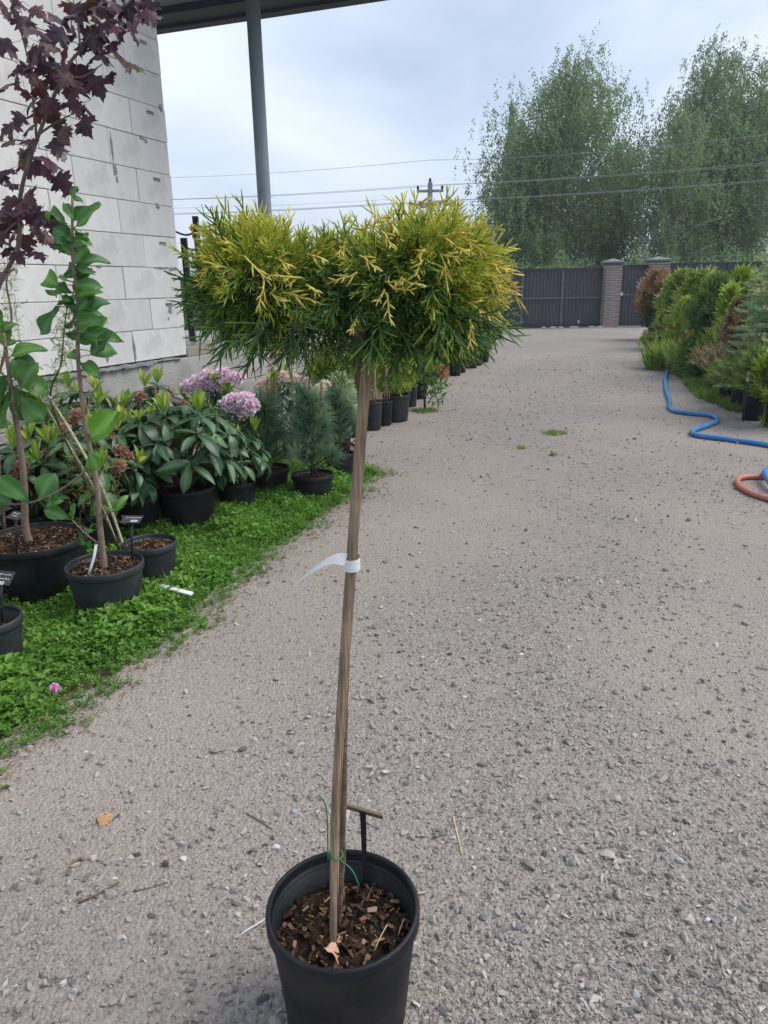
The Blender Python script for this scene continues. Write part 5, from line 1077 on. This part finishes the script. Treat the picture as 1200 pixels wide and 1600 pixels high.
generic('potted_sapling', 'leafy sapling in the dark pot just behind the slim grey pot', 601, 664, 26, 38, 'sapling', 470, 'potblack', mat='shrub')
generic('potted_thuja', 'bright green thuja in the largest grey pot of the far row', 620, 659, 43, 42, 'thuja', 548, 'potgrey', 1.0)
generic('potted_sapling', 'lime leaved sapling behind the largest grey pot', 640, 636, 26, 34, 'sapling', 440, 'potgrey')
generic('potted_shrub', 'green shrub in the black pot next to the leaning sapling', 656, 624, 26, 28, 'shrub', 545)
generic('potted_shrub', 'reddish brown shrub in the small black pot before the orange one', 672, 602, 22, 24, 'shrub', 540, mat='redshrub')
generic('potted_hydrangea', 'leafy plant in the only orange plastic pot', 691, 591, 20, 24, 'shrub', 550, 'potorange')
generic('potted_shrub', 'white flowered shrub in the black pot beside the orange pot', 712, 587, 20, 26, 'shrub', 535, mat='limeshrub')
generic('potted_shrub', 'taller shrub in the pot after the white flowered one', 722, 582, 14, 24, 'shrub', 505)
generic('potted_grass', 'bushy grass green plant in a wide black pot on the row', 736, 575, 24, 18, 'shrub', 505, spread=1.2, mat='shrub')
generic('potted_shrub', 'small green shrub in the first of two narrow pots', 749, 571, 13, 18, 'shrub', 520)
generic('potted_shrub', 'light green shrub in the brownish pot ending the near row', 758, 566, 14, 18, 'shrub', 528, mat='limeshrub')
generic('potted_shrub', 'low green plant in the wider of the two pots close to the gate', 770, 535, 13, 14, 'shrub', 502)
generic('potted_shrub', 'low green plant in the small last pot before the gate', 780, 530, 10, 12, 'shrub', 508)
for i, (u0, v0, Y, s, lab) in enumerate(((618, 572, 8.1, .05, 'small white bloom on the cane at the largest grey pot'), (698, 554, 12.3, .11, 'white flower head on the shrub beside the orange pot'), (425, 578, 6.3, .06, 'small pale bloom standing just above the pines'), (542, 530, 8.6, .09, 'white flower cluster glimpsed under the juniper crown'))):
    p = atY(u0, v0, Y); o = link('white_bloom', TR['creamflower'][i % 3], None); place_n(o, p, (1, 0, 0), (0, -.5, 1), s); tag(o, lab, 'flower')
# leaning sapling standing in the gravel
b = gnd(664, 640); t = thing('leaning_sapling', 'thin drooping sapling rooted in a green patch out in the gravel', 'sapling', b); q = lambda u, v: atY(u, v, b[1]) - b
sp_ = spline([(0, 0, -.02), q(663, 600), q(662, 560), q(660, 520)], 5); ls = [(sp_, np.linspace(.016, .008, len(sp_)))] + [(spline([q(663, v), q((663 + u) / 2, v - 8), q(u, v2)], 3), np.linspace(.007, .003, 7)) for u, v, v2 in ((690, 600, 604), (676, 590, 612), (645, 580, 600), (680, 570, 575), (650, 560, 575), (684, 620, 624))]
stems(t, ls, 'twig'); mb = MB()
for P, _ in ls[1:]: k = 60; leaf_mass(mb, P[-2], .13, .1, .08, k, .07)
leaf_mass(mb, q(662, 530), .25, .2, .25, 300, .08); mb.obj('foliage', 'shrub', t)
# taller shrubs in the second row, seen through and under the juniper
BK = (('lime green shrub behind the largest grey pot', -.35, 9.6, 1.25, .8, 'limeshrub'), ('loose green shrub further along behind the far row', .45, 11.6, 1.35, .9, 'shrub'), ('dense green shrub behind the orange pot', .75, 13.6, 1.3, 1.0, 'shrub'), ('yellow green shrub behind the wide black pot', 1.4, 15.6, 1.35, 1.0, 'limeshrub'), ('rounded shrub near the gate end of the pot row', 2.3, 18.5, 1.3, 1.1, 'shrub'), ('bushy shrub in front of the fence by the gate', 2.6, 22.6, 1.4, 1.2, 'shrub'),
      ('golden bush behind the pines at the terrace end', -.55, 8.3, .85, .6, 'limeshrub'), ('tall hedge bush behind the terrace posts', -3.3, 12.2, 1.75, 1.7, 'shrub'), ('dark hedge bush between the terrace and the grey post', -2.0, 13.0, 1.85, 1.7, 'thujadark'), ('leafy hedge bush beyond the canopy post', -.8, 14.0, 1.75, 1.7, 'shrub'), ('bush at the end of the hedge behind the juniper', .2, 16.5, 1.8, 1.7, 'thuja'), ('hedge bush near the block wall corner', -4.6, 12.5, 1.9, 1.6, 'shrub'))
for i, (lab, x, y, h, w, mt) in enumerate(BK):
    t = thing('shrub', lab, 'shrub', (x, y, -.03), 'shrubs behind the pot row'); stems(t, [(spline([(0, 0, 0), (d_ * .4, 0, h * .35), (d_, .03, h * .75)], 3), np.linspace(.014, .005, 7)) for d_ in (-w * .25, 0, w * .22)]); mb = MB(); leaf_mass(mb, (0, 0, h * .54), w / 2, w / 2, h * .48, 2600, .075 + .03 * (h > 1.5)); mb.obj('foliage', mt, t)

# ------------------------------------------------------------------ conifers on the hose side
def rconifer(name, label, u, v, toppx, wpx, mat, prof, n_, s, fan=True, pot=None, tint=(.5, .25), pat=None, up=.7, lo=.03, group='conifers along the hose side', cat='potted plant', extra=None):
    b = gnd(u, v); sc_ = b[1] / 1150 * 1.04; W_ = wpx * sc_; y = b[1] + .1; x = b[0]; H_ = atY(u, toppx, y)[2]; name, cat = (name, cat) if pot else (name.replace('potted_', ''), 'shrub'); t = thing(name, label, cat, (x, y, -.01), group); Hp = 0
    if pot: Hp = pot[1] * sc_; pot_parts(t, pot[0] * sc_, Hp, 'potblack', .03)
    stems(t, [([(0, 0, max(0, Hp - .05)), (0, 0, H_ * .5), (0, 0, H_ * .93)], [.02, .014, .004])], 'twig', 'trunk'); mb = MB(); conifer_mass(mb, (0, 0, Hp * .9), H_ - Hp * .9, W_, n_, s, prof, fan, lo, up, tint, pat); mb.obj('foliage', mat, t)
    if extra: extra(t, H_, W_, Hp)
    return t
rconifer('potted_thuja', 'green thuja with a browned dry top next to the wicket pillar', 1024, 531, 426, 46, 'thujabrown', 'column', 1500, .17, tint=(.25, .2), pat=lambda P: .6 * np.clip((P[:, 2] - .75) * 2.2, -.3, 1), pot=(20, 18))
rconifer('potted_juniper_shrub', 'pale variegated conifer behind the red brown shrub', 1056, 545, 428, 44, 'fir', 'column', 1500, .15, tint=(.6, .3))
rconifer('red_shrub', 'small rounded shrub with red brown twiggy foliage', 1046, 546, 495, 36, 'redshrub', 'oval', 900, .10, False, up=1.2, cat='shrub')
rconifer('spreading_juniper', 'low green spreading conifer at the foot of the red brown shrub', 1033, 548, 520, 40, 'thuja', 'oval', 500, .10, cat='shrub')
rconifer('potted_thuja', 'upright mid green thuja beside the dark dense one', 1078, 566, 430, 42, 'thuja', 'column', 1700, .14, tint=(.65, .25))
rconifer('potted_thuja', 'dense dark green column of thuja', 1108, 590, 436, 54, 'thujadark', 'column', 3000, .11, pat=lambda P: .25 * np.clip((P[:, 2] - .9) * 1.5, 0, 1), up=1.6)
rconifer('potted_thuja', 'yellow green thuja with bright tips rising behind the dark column', 1146, 582, 427, 50, 'thujagold', 'column', 2400, .13, up=1.3)
rconifer('potted_thuja', 'golden thuja standing behind the half dead conifer', 1176, 588, 432, 44, 'thujagold', 'column', 1800, .13, up=1.3, tint=(.4, .2))
rconifer('potted_cypress', 'half dead conifer with rusty brown side', 1148, 606, 470, 50, 'thujabrown', 'cone', 1900, .10, pat=lambda P: .35 * np.sin(4 * P[:, 0] * 3 + 5 * P[:, 2]), tint=(.5, .3), pot=(26, 25))
rconifer('potted_dry_conifer', 'low straw coloured dried conifer in a black pot', 1124, 610, 545, 70, 'strawplant', 'oval', 900, .11, False, pot=(26, 28), up=.9, lo=.25)
rconifer('green_juniper', 'dark green low conifer between the pots and the grass clump', 1090, 592, 530, 50, 'thuja', 'oval', 900, .10, cat='shrub')
rconifer('potted_fir', 'bright green young fir in the black pot with a white cap', 1182, 657, 548, 62, 'fir', 'cone', 1100, .13, False, pot=(36, 52), up=.35, lo=.0)
rconifer('potted_fir', 'leafy green fir crowding behind the pot with a white cap', 1160, 640, 560, 50, 'fir', 'cone', 900, .13, False, pot=(28, 36), up=.3, tint=(.35, .2))
rconifer('potted_fir', 'low bright fir spreading out before the dried conifer', 1140, 628, 572, 56, 'fir', 'cone', 800, .12, False, pot=(24, 28), up=.5, tint=(.6, .3))
rconifer('potted_thuja', 'full golden green thuja just past the blue spruce', 1196, 618, 440, 56, 'thujagold', 'column', 1500, .11, up=1.1)
rconifer('potted_laurel', 'fresh lime green shrub at the outer end of the conifer row', 1218, 668, 556, 60, 'limeshrub', 'oval', 700, .11, pot=(34, 40))
for i_, (nm, lab, u, v, top, wpx, mt, pr, n_, sz, fan) in enumerate((
        ('potted_thuja', 'slim yellow tipped thuja between the browned thuja and the pale conifer', 1040, 536, 436, 34, 'thujagold', 'cone', 1100, .12, True),
        ('potted_spruce', 'grey blue dwarf spruce crowded behind the mid green thuja', 1092, 562, 433, 44, 'bluespruce', 'cone', 900, .16, False),
        ('potted_thuja', 'ragged green gold conifer just behind the grass clump', 1066, 572, 470, 40, 'thujagold', 'column', 1000, .11, True),
        ('potted_thuja', 'spiky lime conifer between the dark column and the half dead conifer', 1130, 596, 452, 40, 'thujagold', 'cone', 1300, .12, True),
        ('potted_yew', 'feathery green conifer crowded behind the dried conifer', 1132, 600, 500, 60, 'fir', 'column', 1000, .12, False),
        ('potted_thuja', 'tawny thuja squeezed beside the blue spruce', 1172, 612, 462, 46, 'thujabrown', 'column', 1400, .11, True),
        ('potted_fir', 'soft green fir under the blue spruce branches', 1190, 632, 500, 54, 'fir', 'cone', 1000, .13, False),
        ('potted_thuja', 'far green thuja in front of the fence after the wicket', 1062, 530, 428, 40, 'thuja', 'cone', 1100, .16, True),
        ('potted_thuja', 'far lime conifer before the metal fence', 1100, 540, 428, 44, 'thujagold', 'column', 1100, .15, True),
        ('potted_pink_shrub', 'small shrub with reddish new growth near the browned thuja', 1078, 575, 520, 34, 'redshrub', 'oval', 400, .09, False),
        ('green_juniper', 'spreading light green conifer lying over the gravel edge', 1066, 585, 545, 44, 'fir', 'oval', 420, .12, False))):
    rconifer(nm, lab, u, v, top, wpx, mt, pr, n_, sz, fan, up=1.1, tint=(.55, .28))
# blue spruce with tiers of branches
b = gnd(1205, 650); bx, by = b[0] + .12, b[1] + .35; H_ = atY(1198, 372, by)[2]; t = thing('blue_spruce', 'pale blue green spruce with tiered branches over the fir pots', 'tree', (bx, by, -.02)); li = [([(0, 0, 0), (0, 0, H_ * .5), (0, 0, H_)], [.03, .02, .005])]; P = []; Dd = []
for i in range(120):
    f = (i + .5) / 120; z = .28 + (H_ - .34) * f; a = i * 2.4; ln = (.46 * (1 - f) ** .6 + .09) * random.uniform(.75, 1.1); e = np.array([math.cos(a), math.sin(a), .12 - .3 * (1 - f) * .5]); li.append(([(0, 0, z), tuple(e * ln * .5 + (0, 0, z)), tuple(e * ln + (0, 0, z))], [.008, .006, .003]))
    for tt in np.linspace(.25, 1, 6):
        for s_ in (-1, 0, 1):
            P.append(e * ln * tt + (0, 0, z)); q = math.radians(48) * s_; Dd.append((math.cos(a + q), math.sin(a + q), .15))
stems(t, li, 'twig', 'trunk', 6); P = np.array(P); k = len(P); mb = MB(); inst(mb, NV * np.array([1.5, 1, 1.5]), NF, frames(np.array(Dd) + rng.normal(size=(k, 3)) * .15, rng.random(k) * 6), P, rng.uniform(.08, .15, k), np.clip(rng.normal(.45, .25, k) + .35 * (P[:, 2] > H_ * .7), 0, 1)); mb.obj('foliage', 'bluespruce', t)
p = atY(1178, 482, 8.3); o = thing('green_tape', 'bright green plastic tape tied in the conifer row by the spruce', 'tape', p); mb = MB(); tube(mb, spline([(-.04, 0, .02), (0, -.02, .03), (.02, -.02, -.04), (.03, 0, -.1)], 4), .014, 6); mb.obj('knot', 'greentape', o, True, False)
p = atY(1170, 590, 7.75); o = thing('marker_stake', 'black stake with a small white plastic cap at the fir pot', 'stake', p); mb = MB(); tube(mb, [(0, 0, -.04), (0, 0, 0), (0, 0, .03)], [.02, .03, .015], 10); mb.obj('cap', 'paper', o, True, False); mb = MB(); tube(mb, [(0, 0, -.46), (0, 0, -.2), (0, 0, -.03)], .012, 6); mb.obj('stake', 'tagblack', o, True, False)
# tall grass clump by the hose end
b = gnd(1045, 578); t = thing('grass_clump', 'tall yellow green grass clump where the blue hose disappears', 'grass', b); k = 150; a = rng.random(k) * 6.28; q_ = rng.random(k) ** .6 * .32; mb = MB(); inst(mb, BV, BF, upframes(k, .2), np.stack([q_ * np.cos(a), q_ * np.sin(a) + .1, 0 * q_], -1), rng.uniform(.3, .62, k), np.clip(rng.normal(.75, .2, k), 0, 1)); mb.obj('blades', 'grass', t)

# ------------------------------------------------------------------ hoses
def hose(name, label, px, r_, mat, zs=None):
    P = np.array([gnd(u, v, r_) for u, v in px]);
    if zs: P[:, 2] += np.array(zs)
    P = spline(P, 10); P[:, 2] += hgt(P[:, 0], P[:, 1]) + .002; mb = MB(); tube(mb, P, r_, 12); return tag(mb.obj(name, mat, None, True, False), label, 'hose')
hose('garden_hose', 'blue garden hose snaking along the gravel beside the conifers', [(1050, 562), (1044, 576), (1040, 592), (1041, 610), (1047, 625), (1046, 634), (1055, 642), (1080, 646), (1105, 648), (1120, 653), (1118, 659), (1098, 666), (1082, 672), (1090, 679), (1130, 684), (1170, 689), (1215, 697), (1270, 712)], .024, 'hoseblue')
hose('garden_hose', 'blue hose loop curling over the red hose', [(1235, 722), (1206, 732), (1195, 742), (1196, 752), (1212, 768), (1245, 780)], .024, 'hoseblue', [0, 0, .015, .04, .015, 0])
hose('garden_hose', 'faded red garden hose bent in a narrow loop on the gravel', [(1260, 748), (1225, 747), (1190, 746), (1163, 747), (1152, 752), (1156, 762), (1175, 772), (1205, 781), (1250, 796)], .02, 'hosered')

# ------------------------------------------------------------------ small things lying about
def on_ground(u, v, dz=.004): p = gnd(u, v); p[2] = float(hgt(p[0], p[1])) + dz; return p
o = link('dry_leaf', mleaf[0].copy(), None); o.data.materials.clear(); o.data.materials.append(MAT['dryleaf']); place_n(o, on_ground(155, 1288, .01), (.8, .5, .1), (.1, -.3, 1), .048); tag(o, 'orange dry lobed leaf lying on the gravel', 'leaf')
dry_leaf('dry_leaf', 'dark red curled leaf lying on the gravel before the pot', on_ground(250, 1352, .006), (.9, .2, .2), .032, .022, 'redleaf')
dry_leaf('dry_leaf', 'small yellow green leaf on the gravel behind the pot', on_ground(402, 1352, .006), (.9, .3, .1), .016, .012, 'straw')
dry_leaf('dry_leaf', 'green leaf at the gravel edge by the verge corner', on_ground(-4, 1240, .012), (.4, .8, .2), .05, .03, 'thuja')
o = link('fallen_flower', TR['pinkflower'][0].copy(), None); o.data.materials.clear(); o.data.materials.append(MAT['petalpink']); place_n(o, on_ground(86, 1085, .025), (1, 0, 0), (0, -.7, .7), .034); tag(o, 'bright pink fallen flower lying on the green verge', 'flower')
o = link('fallen_flower', TR['wiltflower'][0], None); place_n(o, on_ground(66, 1130, .012), (1, 0, 0), (0, -.5, .8), .02); tag(o, 'faded red petals at the lower verge edge', 'flower')
for i, (pts, r_, mt, lab) in enumerate((([(708, 1277), (715, 1305), (722, 1334)], .0022, 'straw', 'pale straw stalk lying on the gravel beside the pot'), ([(122, 1410), (150, 1398), (186, 1378)], .003, 'stick', 'thin brown twig lying on the gravel'), ([(385, 1270), (402, 1280), (424, 1294)], .0022, 'stick', 'short twig on the gravel behind the pot'), ([(105, 1368), (112, 1352), (125, 1342), (130, 1345)], .004, 'stick', 'crooked dark twig on the gravel near the orange leaf'), ([(285, 988), (300, 980), (322, 970)], .004, 'straw', 'straw stem lying at the verge edge'), ([(210, 1392), (235, 1386), (262, 1378)], .0018, 'stick', 'hair thin twig on the gravel'))):
    mb = MB(); P = spline([on_ground(u, v, r_ * .9) for u, v in pts], 4); tube(mb, P, r_, 6); tag(mb.obj('twig', mt, None, True, False), lab, 'twig')
a, b = on_ground(378, 1458), on_ground(414, 1436); w = np.array([.006, .008, 0]); mb = MB(); V = np.array([a - w, b - w, b + w, a + w]); mb.add(np.vstack([V, V + (0, 0, .0015)]), BOXF); tag(mb.obj('plastic_strip', 'taglilac', None, attrs=False), 'thin grey plastic strip on the gravel beside the pot', 'strip')
a, b = gnd(250, 914, .065), gnd(300, 927, .058); w = np.array([.004, .012, .002]); mb = MB(); V = np.array([a - w, b - w, b + w, a + w]); mb.add(np.vstack([V - (0, 0, .007), V]), BOXF); tag(mb.obj('painted_board', 'paper', None, attrs=False), 'white painted board scrap half sunk in the verge beside the slender magnolia', 'board')

# ------------------------------------------------------------------ humid air
mb = MB(); bbox(mb, (-915, -895, -1.05), (915, 935, 16.0)); hz_ = mb.obj('haze', None, attrs=False)
hm_ = bpy.data.materials.new('haze'); hm_.use_nodes = True; hm_.node_tree.nodes.remove(hm_.node_tree.nodes['Principled BSDF'])
pv = hm_.node_tree.nodes.new('ShaderNodeVolumePrincipled'); pv.inputs['Density'].default_value = .0013; pv.inputs['Color'].default_value = (.86, .91, .97, 1); pv.inputs['Anisotropy'].default_value = .2
hm_.node_tree.links.new(pv.outputs[0], hm_.node_tree.nodes['Material Output'].inputs['Volume']); hz_.data.materials.append(hm_)
tag(hz_, 'thin pale humid haze filling the air of the yard', 'haze', kind='stuff')
